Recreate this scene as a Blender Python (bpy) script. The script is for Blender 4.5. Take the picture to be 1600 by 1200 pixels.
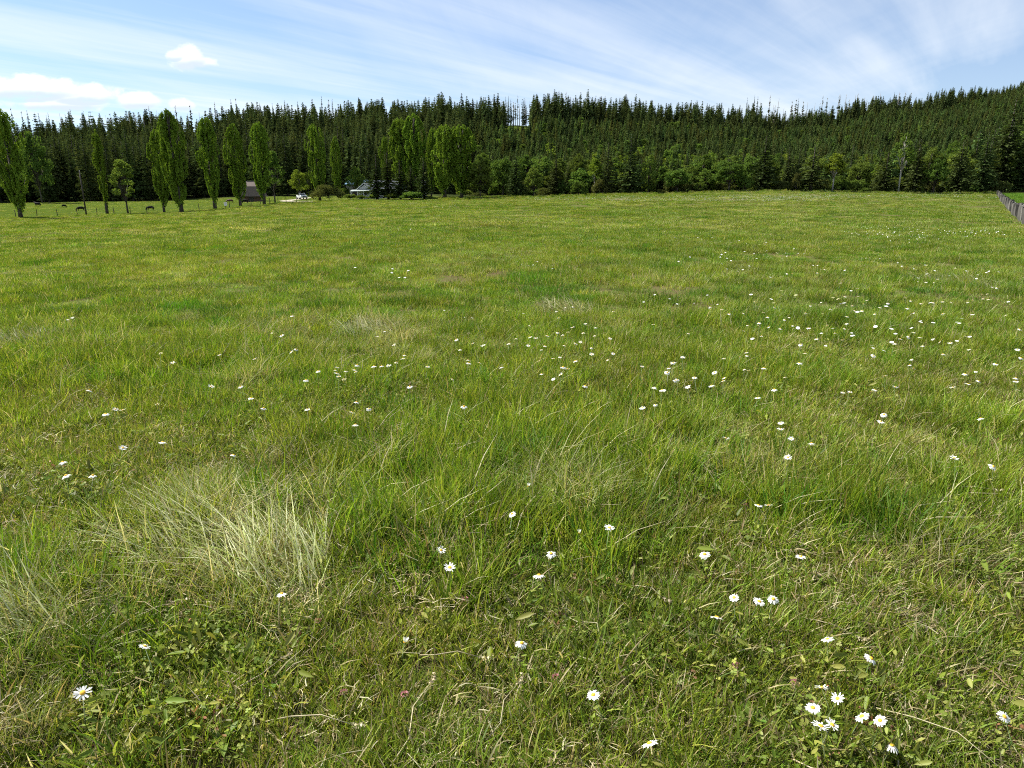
import bpy, math, random
import numpy as np
from mathutils import Vector, Matrix, Euler
R = math.radians
S = bpy.context.scene
for o in list(bpy.data.objects): bpy.data.objects.remove(o)
rnd = random.Random(11); rng = np.random.default_rng(11)

# ------------------------------------------------------------------ camera
CAMZ, FPX, HOR = 1.6, 1067.0, 305.0
PITCH = math.atan((600-HOR)/FPX); CP, SP = math.cos(PITCH), math.sin(PITCH)
cam = bpy.data.cameras.new('camera'); camo = bpy.data.objects.new('camera', cam); S.collection.objects.link(camo)
cam.sensor_fit = 'HORIZONTAL'; cam.sensor_width = 36; cam.lens = 36*FPX/1600
cam.clip_start = .05; cam.clip_end = 8000
camo.location = (0, 0, CAMZ); camo.rotation_euler = (R(90)-PITCH, 0, 0); S.camera = camo

# ------------------------------------------------------------------ light
SUN_AZ, SUN_EL = -60.0, 46.0          # degrees from the view direction (left of it), above the horizon
sv = Vector((math.sin(R(SUN_AZ))*math.cos(R(SUN_EL)), math.cos(R(SUN_AZ))*math.cos(R(SUN_EL)), math.sin(R(SUN_EL))))
sl = bpy.data.lights.new('sun', 'SUN'); sl.energy = 5.0; sl.angle = R(.53); sl.color = (1, .955, .87)
so = bpy.data.objects.new('sun', sl); S.collection.objects.link(so); so.rotation_euler = sv.to_track_quat('Z', 'Y').to_euler()
so.location = (-60, 30, 80)
S.view_settings.view_transform = 'Standard'; S.view_settings.look = 'None'
S.render.engine = 'CYCLES'; cy = S.cycles; cy.max_bounces = 4; cy.diffuse_bounces = 2; cy.glossy_bounces = 1; cy.transmission_bounces = 3; cy.transparent_max_bounces = 4; cy.filter_width = 1.1; cy.use_denoising = False; cy.use_adaptive_sampling = True; cy.adaptive_threshold = .03; cy.adaptive_min_samples = 16
S.view_settings.exposure = 1.17; S.view_settings.gamma = 1
SKY_STRENGTH = .058

def ray(px, py):
    rx = (px-800)/FPX; u = (600-py)/FPX
    return Vector((rx, CP+u*SP, -SP+u*CP))
def at(px, py, Y):
    d = ray(px, py); return Vector((0, 0, CAMZ)) + d*(Y/d.y)

# node helpers
class NT:
    def __init__(s, tree): s.t = tree; s.n = tree.nodes; s.l = tree.links
    def node(s, typ, ins=None, **kw):
        n = s.n.new(typ)
        for k, v in kw.items(): setattr(n, k, v)
        for k, v in (ins or {}).items(): s.put(n.inputs[k], v)
        return n
    def put(s, sock, v):
        if isinstance(v, bpy.types.NodeSocket): s.l.new(v, sock)
        elif isinstance(v, bpy.types.Node): s.l.new(v.outputs[0], sock)
        else: sock.default_value = v
    def m(s, op, a, b=0.0, c=0.0, clamp=False):
        n = s.n.new('ShaderNodeMath'); n.operation = op; n.use_clamp = clamp
        for i, v in enumerate((a, b, c)): s.put(n.inputs[i], v)
        return n.outputs[0]
    def smooth(s, v, a, b, lo=0.0, hi=1.0):
        n = s.node('ShaderNodeMapRange', interpolation_type='SMOOTHSTEP')
        for k, x in enumerate((v, a, b, lo, hi)): s.put(n.inputs[k], x)
        return n.outputs[0]
    def mix(s, f, a, b, blend='MIX'):
        n = s.n.new('ShaderNodeMix'); n.data_type = 'RGBA'; n.blend_type = blend
        s.put(n.inputs[0], f); s.put(n.inputs[6], a); s.put(n.inputs[7], b); return n.outputs[2]
    def noise(s, vec, scale, detail=3, rough=.55, dist=0.0):
        return s.node('ShaderNodeTexNoise', {'Vector': vec, 'Scale': scale, 'Detail': detail, 'Roughness': rough, 'Distortion': dist}).outputs[0]

# ------------------------------------------------------------------ sky
w = bpy.data.worlds.new('World'); S.world = w; w.use_nodes = True; w.cycles.sampling_method = 'MANUAL'; w.cycles.sample_map_resolution = 256
T = NT(w.node_tree); bg = T.n['Background']; bg.inputs[1].default_value = SKY_STRENGTH
sky = T.node('ShaderNodeTexSky', sky_type='NISHITA', sun_disc=False, sun_elevation=R(SUN_EL), sun_rotation=R(SUN_AZ % 360),
             altitude=600, air_density=1.0, dust_density=.6, ozone_density=2.0)
gen = T.node('ShaderNodeTexCoord').outputs['Generated']
sep = T.node('ShaderNodeSeparateXYZ', {0: gen}); dx, dy, dz = sep.outputs
zc = T.m('MAXIMUM', dz, .03)
cu, cv = T.m('DIVIDE', dx, zc), T.m('DIVIDE', dy, zc)      # position on a flat cloud layer overhead
ang = math.atan2(3.42, 2.36)
al = T.m('ADD', T.m('MULTIPLY', cu, math.cos(ang)), T.m('MULTIPLY', cv, math.sin(ang)))
ac = T.m('SUBTRACT', T.m('MULTIPLY', cv, math.cos(ang)), T.m('MULTIPLY', cu, math.sin(ang)))
def vec(x, y, z=0.0): return T.node('ShaderNodeCombineXYZ', {0: x, 1: y, 2: z}).outputs[0]
streak = T.noise(vec(T.m('MULTIPLY', al, .10), T.m('MULTIPLY', ac, .62), 3.7), 1.0, 5, .55, .35)
fine = T.noise(vec(T.m('MULTIPLY', al, .22), T.m('MULTIPLY', ac, 2.6), 1.3), 1.0, 6, .6, .5)
fan = T.noise(vec(T.m('MULTIPLY', cu, .9), T.m('MULTIPLY', cv, .13), 8.1), 1.0, 6, .62, .9)
broad = T.noise(vec(T.m('MULTIPLY', cu, .17), T.m('MULTIPLY', cv, .17), 5.2), 1.0, 3, .5)
cir = T.m('ADD', T.m('ADD', T.m('MULTIPLY', streak, .68), T.m('MULTIPLY', fine, .22)), T.m('ADD', T.m('MULTIPLY', fan, .16), T.m('MULTIPLY', broad, .32)))
cirm = T.smooth(cir, .42, 1.02)
veil = T.smooth(dz, .42, .03, 0.04, .30)                        # thin high veil, thicker towards the horizon all round
cirm = T.m('MAXIMUM', T.m('MULTIPLY', cirm, .9), veil)
base = T.mix(1.0, sky, (.74, .92, 1.11, 1), 'MULTIPLY')
CL = 9.0
c1 = T.mix(cirm, base, (CL*.88, CL*.93, CL*.98, 1))
# low cumulus to the left: tangent-plane ellipses broken up by noise
dyc = T.m('MAXIMUM', dy, .05); ta, te = T.m('DIVIDE', dx, dyc), T.m('DIVIDE', dz, dyc)
def tan_of(px, py): d = ray(px, py); return d.x/d.y, d.z/d.y
nz = T.noise(vec(T.m('MULTIPLY', ta, 1.0), T.m('MULTIPLY', te, 1.35), 2.0), 26, 6, .62)
nz2 = T.noise(vec(ta, T.m('MULTIPLY', te, 2.0), 7.0), 9, 4, .6)
puff = None; under = None
for (px, py, wx, wy) in ((292, 90, 32, 19), (318, 98, 24, 10), (272, 86, 16, 10), (40, 138, 95, 20), (130, 147, 60, 17), (214, 158, 36, 14), (90, 160, 90, 14),
                         (-90, 138, 110, 30), (284, 163, 20, 11)):
    a0, e0 = tan_of(px, py)
    d2 = T.m('ADD', T.m('POWER', T.m('DIVIDE', T.m('ABSOLUTE', T.m('SUBTRACT', ta, a0)), wx/1107), 2.0),
             T.m('POWER', T.m('DIVIDE', T.m('ABSOLUTE', T.m('SUBTRACT', te, e0)), wy/1107), 2.0))
    k = T.m('SUBTRACT', 1.0, d2)
    puff = k if puff is None else T.m('MAXIMUM', puff, k)
    uu = T.m('MULTIPLY', T.m('DIVIDE', T.m('SUBTRACT', e0, te), wy/1107), 1.0)
    hit = T.smooth(k, -.3, .6); uu = T.m('MULTIPLY', uu, hit)
    under = uu if under is None else T.m('MAXIMUM', under, uu)
pm = T.m('ADD', puff, T.m('MULTIPLY', T.m('SUBTRACT', nz, .5), 3.0))
pm = T.m('MULTIPLY', T.smooth(pm, -.15, .75), T.smooth(dy, .05, .2))
shade = T.smooth(T.m('ADD', under, T.m('MULTIPLY', T.m('SUBTRACT', nz2, .5), 1.6)), -.12, .55)
ccol = T.mix(T.m('MULTIPLY', shade, .75), (CL*1.06, CL*1.06, CL*1.05, 1), (CL*.55, CL*.67, CL*.84, 1))
c2 = T.mix(T.m('MULTIPLY', pm, .93), c1, ccol)
T.l.new(c2, bg.inputs[0])

# ------------------------------------------------------------------ noise + terrain
def hash2(i, j, s):
    v = np.sin(i*127.1+j*311.7+s*74.7)*43758.5453; return v-np.floor(v)
def vn(x, y, s=0):
    x = np.asarray(x, float); y = np.asarray(y, float); i = np.floor(x); j = np.floor(y); f = x-i; g = y-j
    f = f*f*(3-2*f); g = g*g*(3-2*g)
    a = hash2(i, j, s)*(1-f)+hash2(i+1, j, s)*f; b = hash2(i, j+1, s)*(1-f)+hash2(i+1, j+1, s)*f
    return a*(1-g)+b*g
def fbm(x, y, s=0, o=3):
    t = 0; k = 1; n = 0
    for q in range(o): t = t+k*vn(x*2**q, y*2**q, s+q*3.3); n += k; k *= .5
    return t/n

# rows of the photograph seen at given depths, column by column (px: [(depth m, image row)...])
TAB = {
 -100: [(15, 437), (30, 388), (60, 365), (135, 347), (170, 333), (195, 324), (260, 317), (340, 303), (460, 240), (620, 238), (3000, 292)],
 0:    [(15, 436), (30, 386), (60, 362), (140, 342.5), (170, 331), (195, 323), (260, 316.5), (340, 301), (450, 236), (600, 236), (3000, 292)],
 150:  [(15, 432), (30, 380), (60, 355), (150, 337.5), (175, 328), (200, 321), (260, 315.5), (340, 297), (450, 234), (600, 236), (3000, 292)],
 285:  [(15, 429), (30, 376), (60, 350), (147, 333.5), (175, 325), (200, 319), (255, 314.5), (340, 293), (450, 231), (600, 234), (3000, 292)],
 400:  [(15, 427), (30, 371), (60, 344), (160, 322), (180, 317.5), (205, 314), (255, 308.5), (340, 286), (460, 216), (600, 222), (3000, 290)],
 560:  [(15, 424), (30, 366), (60, 336), (100, 323), (155, 314), (185, 312.5), (210, 311), (255, 306), (340, 280), (470, 218), (600, 226), (3000, 290)],
 700:  [(15, 422), (30, 364), (60, 333), (100, 322), (155, 316.5), (185, 313), (230, 306.5), (330, 272), (480, 195), (600, 205), (3000, 290)],
 850:  [(15, 422), (30, 364), (60, 333), (100, 318), (160, 309.5), (190, 309.5), (250, 300), (350, 255), (480, 187), (600, 203), (3000, 290)],
 1000: [(15, 422), (30, 364), (60, 333), (100, 317), (165, 304.5), (190, 305.5), (250, 297), (350, 257), (500, 205), (620, 216), (3000, 290)],
 1200: [(15, 422), (30, 364), (60, 333), (100, 315), (168, 298.3), (190, 300.3), (250, 295), (400, 244), (560, 208), (700, 216), (3000, 290)],
 1320: [(15, 422), (30, 364), (60, 333), (100, 315), (170, 300.5), (190, 302), (250, 296), (400, 243), (610, 190), (760, 198), (3000, 290)],
 1450: [(15, 422), (30, 365), (60, 335), (105, 317), (172, 304.5), (195, 304.5), (250, 297), (400, 237), (650, 176), (850, 182), (3000, 285)],
 1600: [(15, 423), (30, 367), (60, 336), (107, 318), (180, 304), (200, 303), (280, 285), (420, 225), (880, 138), (1200, 142), (3000, 270)],
 1720: [(15, 423), (30, 367), (60, 336), (107, 318), (180, 304), (200, 303), (280, 285), (420, 222), (900, 118), (1200, 124), (3000, 260)],
}
NR = 300; RR = np.exp(np.linspace(math.log(.5), math.log(3200), NR))
TH = np.concatenate([np.arange(-180, -56, 4.0), np.arange(-56, 56.01, .45), np.arange(60, 180.1, 4.0)])
cols = sorted(TAB); cth = []; cz = []
for px in cols:
    a = (px-800)/1107.0; th = math.degrees(math.atan(a)); cth.append(th)
    r = [.5, 8]; z = [0, 0]
    for Y, py in TAB[px]:
        p = at(800, py, Y); r.append(Y/math.cos(R(th))); z.append(p.z)
    cz.append(np.interp(np.log(RR), np.log(r), z))
cz = np.array(cz)
thf = np.arange(-180, 180.01, .45)
Zt = np.array([np.interp(np.clip(thf, cth[0], cth[-1]), cth, cz[:, k]) for k in range(NR)])
def blur(A, sig, ax):
    k = np.exp(-.5*(np.arange(-4*sig, 4*sig+1)/sig)**2); k /= k.sum(); n = len(k)//2
    P = np.pad(A, [(n, n) if i == ax else (0, 0) for i in range(2)], mode='edge')
    return np.apply_along_axis(lambda v: np.convolve(v, k, 'valid'), ax, P)
Zt = blur(blur(Zt, 3, 0), 4, 1)
fade = np.clip((180-np.abs(thf))/110, 0, 1); fade = fade*fade*(3-2*fade); Zt = Zt*fade[None, :]
ZG = np.array([np.interp(TH, thf, Zt[k]) for k in range(NR)])
GX = RR[:, None]*np.sin(np.radians(TH))[None, :]; GY = RR[:, None]*np.cos(np.radians(TH))[None, :]
ZG = ZG + (fbm(GX*.7, GY*.7, 5)-.5)*.10*np.clip(RR/4, .25, 1)[:, None]*np.clip(1.5-RR/22, .12, 1)[:, None]*np.clip(2-RR/150, 0, 1)[:, None] \
        + (fbm(GX*.07, GY*.07, 9, 2)-.5)*.30*np.clip((RR-5)/25, 0, 1)[:, None]*np.clip(1.4-RR/110, 0, 1)[:, None] \
        + (fbm(GX*.02, GY*.02, 19)-.5)*9*np.clip((RR-260)/120, 0, 1)[:, None]
def H(x, y):
    x = np.asarray(x, float); y = np.asarray(y, float); r = np.maximum(np.hypot(x, y), .5); th = np.degrees(np.arctan2(x, y))
    fi = np.clip((np.log(r)-math.log(.5))/(math.log(3200)-math.log(.5))*(NR-1), 0, NR-1.001); i = fi.astype(int); f = fi-i
    j = np.clip(np.searchsorted(TH, th, 'right')-1, 0, len(TH)-2); g = (th-TH[j])/(TH[j+1]-TH[j])
    return (ZG[i, j]*(1-g)+ZG[i, j+1]*g)*(1-f)+(ZG[i+1, j]*(1-g)+ZG[i+1, j+1]*g)*f
def h1(x, y): return float(H(x, y))
TT = np.exp(np.arange(math.log(.8), math.log(900), .006))
def ground_hit(px, py, h=0.0):
    d = ray(px, py).normalized(); x, y, z = d.x*TT, d.y*TT, CAMZ+d.z*TT; k = np.argmax(z < H(x, y)+h)
    if k == 0: return None
    a = np.linspace(TT[k-1], TT[k], 40); j = np.argmax(CAMZ+d.z*a < H(d.x*a, d.y*a)+h); t = a[j]
    return Vector((d.x*t, d.y*t, h1(d.x*t, d.y*t)))
def on_ground(px, Y):
    x = (px-800)/1107*Y
    for _ in range(4):     # the column drifts slightly with height because the camera looks down
        z = h1(x, Y); u = (z-CAMZ)/Y; uu = (u*CP+SP)/(CP-u*SP)
        x = (px-800)/FPX*Y/(CP+uu*SP)
    return Vector((x, Y, h1(x, Y)))
def row_of(p):
    v = p-Vector((0, 0, CAMZ)); f = v.y*CP-v.z*SP; u = v.y*SP+v.z*CP
    return 800+FPX*v.x/f, 600-FPX*u/f
PXP = lambda x, y: 800+1107*x/np.maximum(y, .1)

# fence line at the right: runs away from the viewer, divides the meadow from the brighter field
FA, FB = Vector((31.5, 43.2)), Vector((123.5, 180.5))
def right_of_fence(x, y):
    d = FB-FA; return (x-FA.x)*d.y-(y-FA.y)*d.x       # > 0 on the right side

# ------------------------------------------------------------------ object helpers
def link(o, parent=None):
    S.collection.objects.link(o)
    if parent: o.parent = parent
    return o
def mesh(name, v, f, m, col=None, smooth=False):
    me = bpy.data.meshes.new(name); me.from_pydata([tuple(map(float, q)) for q in v], [], [tuple(int(i) for i in q) for q in f])
    if m: me.materials.append(m)
    if col is not None:
        a = me.attributes.new('Col', 'FLOAT_COLOR', 'POINT'); c = np.ones((len(v), 4), np.float32); c[:, :3] = np.asarray(col); a.data.foreach_set('color', c.ravel())
    if smooth: me.polygons.foreach_set('use_smooth', [True]*len(me.polygons))
    me.update(); return me
def tag(o, label=None, cat=None, group=None, kind=None):
    if label: o['label'] = label
    if cat: o['category'] = cat
    if group: o['group'] = group
    if kind: o['kind'] = kind
    return o
def empty(name, loc, rz=0, sc=1):
    o = bpy.data.objects.new(name, None); o.empty_display_size = .2; o.location = loc; o.rotation_euler = (0, 0, rz)
    o.scale = (sc, sc, sc) if not isinstance(sc, tuple) else sc
    return link(o)
def child(name, me, parent, loc=(0, 0, 0), rot=(0, 0, 0), sc=(1, 1, 1)):
    o = bpy.data.objects.new(name, me); o.location = loc; o.rotation_euler = rot; o.scale = sc; return link(o, parent)
class MB:
    def __init__(s): s.v = []; s.f = []
    def add(s, v, f): b = len(s.v); s.v += [tuple(q) for q in v]; s.f += [tuple(i+b for i in q) for q in f]; return s
    def box(s, x0, x1, y0, y1, z0, z1, top=None):
        t = top or (x0, x1, y0, y1)
        v = [(x0, y0, z0), (x1, y0, z0), (x1, y1, z0), (x0, y1, z0), (t[0], t[2], z1), (t[1], t[2], z1), (t[1], t[3], z1), (t[0], t[3], z1)]
        return s.add(v, [(3, 2, 1, 0), (4, 5, 6, 7), (0, 1, 5, 4), (1, 2, 6, 5), (2, 3, 7, 6), (3, 0, 4, 7)])
    def tube(s, pts, rad, n=6):
        pts = [Vector(p) for p in pts]; b = len(s.v)
        for k, p in enumerate(pts):
            d = (pts[min(k+1, len(pts)-1)]-pts[max(k-1, 0)]).normalized()
            q = d.to_track_quat('Z', 'Y').to_matrix(); r = rad[k] if hasattr(rad, '__len__') else rad
            for i in range(n):
                a = 2*math.pi*i/n; s.v.append(tuple(p+q@Vector((math.cos(a)*r, math.sin(a)*r, 0))))
        for k in range(len(pts)-1):
            for i in range(n):
                j = (i+1) % n; s.f.append((b+k*n+i, b+k*n+j, b+(k+1)*n+j, b+(k+1)*n+i))
        s.f.append(tuple(b+i for i in range(n))[::-1]); s.f.append(tuple(b+(len(pts)-1)*n+i for i in range(n)))
        return s
    def mesh(s, name, m, smooth=False): return mesh(name, s.v, s.f, m, None, smooth)

# ------------------------------------------------------------------ materials
def mat(name):
    m = bpy.data.materials.new(name); m.use_nodes = True; t = NT(m.node_tree); t.n.clear()
    return m, t, t.node('ShaderNodeOutputMaterial')
def simple(name, col, rough=.7, metal=0, var=.25, scale=6, bump=0, spec=.4):
    m, t, out = mat(name); tc = t.node('ShaderNodeTexCoord').outputs['Object']
    n = t.noise(tc, scale, 5, .6)
    c = t.mix(n, tuple(x*(1-var) for x in col)+(1,), tuple(min(1, x*(1+var)) for x in col)+(1,))
    b = t.node('ShaderNodeBsdfPrincipled', {'Base Color': c, 'Roughness': rough, 'Metallic': metal, 'Specular IOR Level': spec})
    if bump: t.put(b.inputs['Normal'], t.node('ShaderNodeBump', {'Height': t.noise(tc, scale*3, 4), 'Strength': bump}))
    t.l.new(b.outputs[0], out.inputs[0]); return m
def foliage(name, col=None, transl=.35, gloss=.04, hue=.5, patch=0, rvar=.35, vscale=.8, hv=1.0):
    """leaf or blade material: vertex colour (or a fixed one), varied per object and in broad patches"""
    m, t, out = mat(name)
    c = t.node('ShaderNodeAttribute', attribute_name='Col').outputs[0] if col is None else t.mix(0.0, col+(1,), col+(1,))
    r = t.node('ShaderNodeObjectInfo').outputs['Random']; pos = t.node('ShaderNodeNewGeometry').outputs['Position']
    v = t.m('ADD', 1-rvar, t.m('MULTIPLY', r, 2*rvar))
    if patch:
        n1 = t.noise(pos, .16, 3, .55); n2 = t.noise(pos, 1.1, 3, .6)
        v = t.m('MULTIPLY', v, t.m('ADD', 1-patch, t.m('MULTIPLY', n2, 2*patch)))
        c = t.mix(t.smooth(n1, .42, .68, 0, .55), c, t.mix(1.0, c, (1.22, 1.10, 1.0, 1), 'MULTIPLY'))
        c = t.mix(t.smooth(t.noise(pos, .37, 3, .6), .50, .70, 0, .5), c, t.mix(1.0, c, (.72, .88, .75, 1), 'MULTIPLY'))
    else:
        n2 = t.noise(pos, vscale, 3, .6); v = t.m('MULTIPLY', v, t.m('ADD', .75, t.m('MULTIPLY', n2, .5)))
    hs = t.node('ShaderNodeHueSaturation', {'Hue': t.m('ADD', hue-.018*hv, t.m('MULTIPLY', t.m('FRACT', t.m('MULTIPLY', r, 7.31)), .036*hv)), 'Saturation': 1.0, 'Value': v, 'Color': c})
    c = hs.outputs[0]
    d = t.node('ShaderNodeBsdfDiffuse', {'Color': c}); tr = t.node('ShaderNodeBsdfTranslucent', {'Color': t.mix(1.0, c, (1.15, 1.1, .6, 1), 'MULTIPLY')})
    a = t.node('ShaderNodeMixShader', {0: transl, 1: d.outputs[0], 2: tr.outputs[0]})
    if not gloss: t.l.new(a.outputs[0], out.inputs[0]); return m
    g = t.node('ShaderNodeBsdfGlossy', {'Color': (1, 1, 1, 1), 'Roughness': .5})
    a = t.node('ShaderNodeMixShader', {0: gloss, 1: a.outputs[0], 2: g.outputs[0]})
    t.l.new(a.outputs[0], out.inputs[0]); return m
M = {}
M['grass'] = foliage('meadow_grass', None, .40, .008, patch=.32, rvar=.25)
M['straw'] = foliage('dry_straw', None, .25, .02, rvar=.25)
M['herb'] = foliage('herb_leaf', None, .3, .012, rvar=.25)
M['poplar'] = foliage('poplar_leaf', (.135, .215, .026), .26, .0, rvar=.10, hv=.3)
M['decid'] = foliage('broad_leaf', (.098, .150, .030), .35, .0, rvar=.30)
M['decid_b'] = foliage('bright_leaf', (.15, .21, .03), .40, .0, rvar=.15)
M['conifer'] = foliage('conifer_needle', (.054, .076, .024), .2, .0, rvar=.30)  # backlit darkness of the front edge trees put into the needle colour
M['conifer_y'] = foliage('young_conifer_needle', (.092, .138, .042), .22, .0, rvar=.40)
M['conifer_far'] = foliage('far_conifer_needle', (.074, .100, .034), .2, .0, rvar=.32)
M['olive'] = foliage('olive_leaf', (.085, .10, .03), .3, .0, rvar=.2)
M['bark'] = simple('bark', (.065, .055, .045), .9, var=.4, scale=9, bump=.4)
M['palebark'] = simple('pale_bark', (.36, .34, .30), .8, var=.3, scale=7, bump=.2)
M['deadwood'] = simple('dead_wood', (.20, .18, .16), .9, var=.3, scale=5)
M['petal'] = foliage('white_petal', (.82, .82, .80), .25, .02, rvar=.04)
M['disc'] = simple('yellow_flower_disc', (.75, .42, .03), .8, var=.3, scale=400, bump=.5)
M['stem'] = foliage('flower_stem', (.075, .12, .025), .15, .03, rvar=.2)
M['clover'] = foliage('clover_bloom', (.42, .18, .20), .2, .02, rvar=.2)

# ground sheet
m, t, out = mat('meadow_soil'); M['ground'] = m
pos = t.node('ShaderNodeNewGeometry').outputs['Position']
zone = t.node('ShaderNodeAttribute', attribute_name='Col')
zr, zg, zb = t.node('ShaderNodeSeparateColor', {0: zone.outputs[0]}).outputs
n1 = t.noise(pos, 16, 6, .7); n2 = t.noise(pos, .6, 4, .6); n3 = t.noise(pos, 60, 3, .6)
soil = t.mix(n3, (.050, .038, .020, 1), (.16, .125, .065, 1))
green = t.mix(n2, (.055, .092, .014, 1), (.085, .125, .022, 1))
c = t.mix(t.smooth(t.m('ADD', n1, t.m('MULTIPLY', t.m('SUBTRACT', n2, .5), .5)), .42, .60), soil, green)
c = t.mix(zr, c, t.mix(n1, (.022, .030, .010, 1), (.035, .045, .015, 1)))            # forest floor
c = t.mix(zg, c, t.mix(n2, (.06, .12, .014, 1), (.08, .145, .02, 1)))                 # lush field beyond the fence, clearings
c = t.mix(zb, c, t.mix(n1, (.045, .072, .010, 1), (.066, .090, .016, 1)))              # grazed pasture and lawn
b = t.node('ShaderNodeBsdfPrincipled', {'Base Color': c, 'Roughness': .95, 'Specular IOR Level': .0,
    'Normal': t.node('ShaderNodeBump', {'Height': t.m('ADD', n3, t.m('MULTIPLY', n1, 2.0)), 'Strength': .35, 'Distance': .03}).outputs[0]})
t.l.new(b.outputs[0], out.inputs[0])

# zones: where the meadow ends (depth) for a column
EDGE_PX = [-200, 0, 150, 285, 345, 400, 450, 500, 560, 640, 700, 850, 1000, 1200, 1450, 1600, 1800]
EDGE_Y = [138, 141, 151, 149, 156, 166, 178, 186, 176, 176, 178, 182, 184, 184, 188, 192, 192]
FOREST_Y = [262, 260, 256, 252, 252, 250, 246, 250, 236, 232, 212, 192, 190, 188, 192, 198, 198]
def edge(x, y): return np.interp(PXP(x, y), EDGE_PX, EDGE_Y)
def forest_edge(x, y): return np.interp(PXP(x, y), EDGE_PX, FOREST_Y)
v = np.stack([GX.ravel(), GY.ravel(), ZG.ravel()], 1); nth = len(TH)
f = [(i*nth+j, (i+1)*nth+j, (i+1)*nth+j+1, i*nth+j+1) for i in range(NR-1) for j in range(nth-1)]
v = np.vstack([v, [[0, 0, 0]]]); f += [(len(v)-1, j, j+1) for j in range(nth-1)]
gx, gy = v[:, 0], v[:, 1]; fwd = gy > 1
col = np.zeros((len(v), 3))
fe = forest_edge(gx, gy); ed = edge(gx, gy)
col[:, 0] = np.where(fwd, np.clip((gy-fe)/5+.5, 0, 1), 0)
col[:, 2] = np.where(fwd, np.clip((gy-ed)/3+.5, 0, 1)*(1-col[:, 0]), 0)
lush = np.where(fwd & (gy > 30), np.clip(right_of_fence(gx, gy)/160-.2, 0, 1), 0)*(1-col[:, 0])
px_ = PXP(gx, gy)
clear = np.where(fwd & (gy > 425) & (gy < 520), np.clip((30-np.abs(px_-800))/10, 0, 1), 0)
clear2 = np.where(fwd & (gy > 250) & (gy < 330), np.clip((12-np.abs(px_-478))/5, 0, 1), 0)
col[:, 0] *= (1-clear)*(1-clear2); col[:, 2] = np.maximum(col[:, 2], np.maximum(clear, clear2)); col[:, 1] = lush; col[:, 2] *= 1-lush
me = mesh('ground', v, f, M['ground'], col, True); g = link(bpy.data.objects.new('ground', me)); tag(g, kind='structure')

# ------------------------------------------------------------------ scatter (only for what nobody could count)
PROTO = {}
def proto_set(key, meshes):
    c = bpy.data.collections.new('kind_'+key)
    for i, me in enumerate(meshes): c.objects.link(bpy.data.objects.new('%s_%03d' % (key, i), me))
    PROTO[key] = (c, len(meshes))
def scatter(name, key, x, y, scale, tilt=.12, sink=.0, idx=None, zs=None):
    n = len(x); c, k = PROTO[key]
    P = np.stack([x, y, H(x, y)-sink], 1); me = bpy.data.meshes.new(name); me.vertices.add(n); me.vertices.foreach_set('co', P.astype(np.float32).ravel())
    rot = np.stack([rng.normal(0, tilt, n), rng.normal(0, tilt, n), rng.uniform(0, 6.283, n)], 1)
    sc = np.repeat(np.asarray(scale, float)[:, None]*np.ones((n, 1)), 3, 1)
    if zs is not None: sc[:, 2] *= zs
    a = me.attributes.new('rot', 'FLOAT_VECTOR', 'POINT'); a.data.foreach_set('vector', rot.astype(np.float32).ravel())
    a = me.attributes.new('scl', 'FLOAT_VECTOR', 'POINT'); a.data.foreach_set('vector', sc.astype(np.float32).ravel())
    a = me.attributes.new('idx', 'INT', 'POINT'); a.data.foreach_set('value', (rng.integers(0, k, n) if idx is None else idx).astype(np.int32))
    o = link(bpy.data.objects.new(name, me))
    g = bpy.data.node_groups.new(name, 'GeometryNodeTree')
    for io in ('INPUT', 'OUTPUT'): g.interface.new_socket('Geometry', in_out=io, socket_type='NodeSocketGeometry')
    G = NT(g); gi = G.node('NodeGroupInput'); go = G.node('NodeGroupOutput'); ip = G.node('GeometryNodeInstanceOnPoints')
    ci = G.node('GeometryNodeCollectionInfo'); ci.inputs[0].default_value = c; ci.inputs['Separate Children'].default_value = True; ci.inputs['Reset Children'].default_value = True
    def na(nm, ty): q = G.node('GeometryNodeInputNamedAttribute', data_type=ty); q.inputs[0].default_value = nm; return q.outputs[0]
    G.l.new(gi.outputs[0], ip.inputs['Points']); G.l.new(ci.outputs[0], ip.inputs['Instance']); ip.inputs['Pick Instance'].default_value = True
    G.l.new(na('idx', 'INT'), ip.inputs['Instance Index'])
    er = G.node('FunctionNodeEulerToRotation'); G.l.new(na('rot', 'FLOAT_VECTOR'), er.inputs[0]); G.l.new(er.outputs[0], ip.inputs['Rotation'])
    G.l.new(na('scl', 'FLOAT_VECTOR'), ip.inputs['Scale']); G.l.new(ip.outputs[0], go.inputs[0])
    md = o.modifiers.new('scatter', 'NODES'); md.node_group = g
    return o

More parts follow.
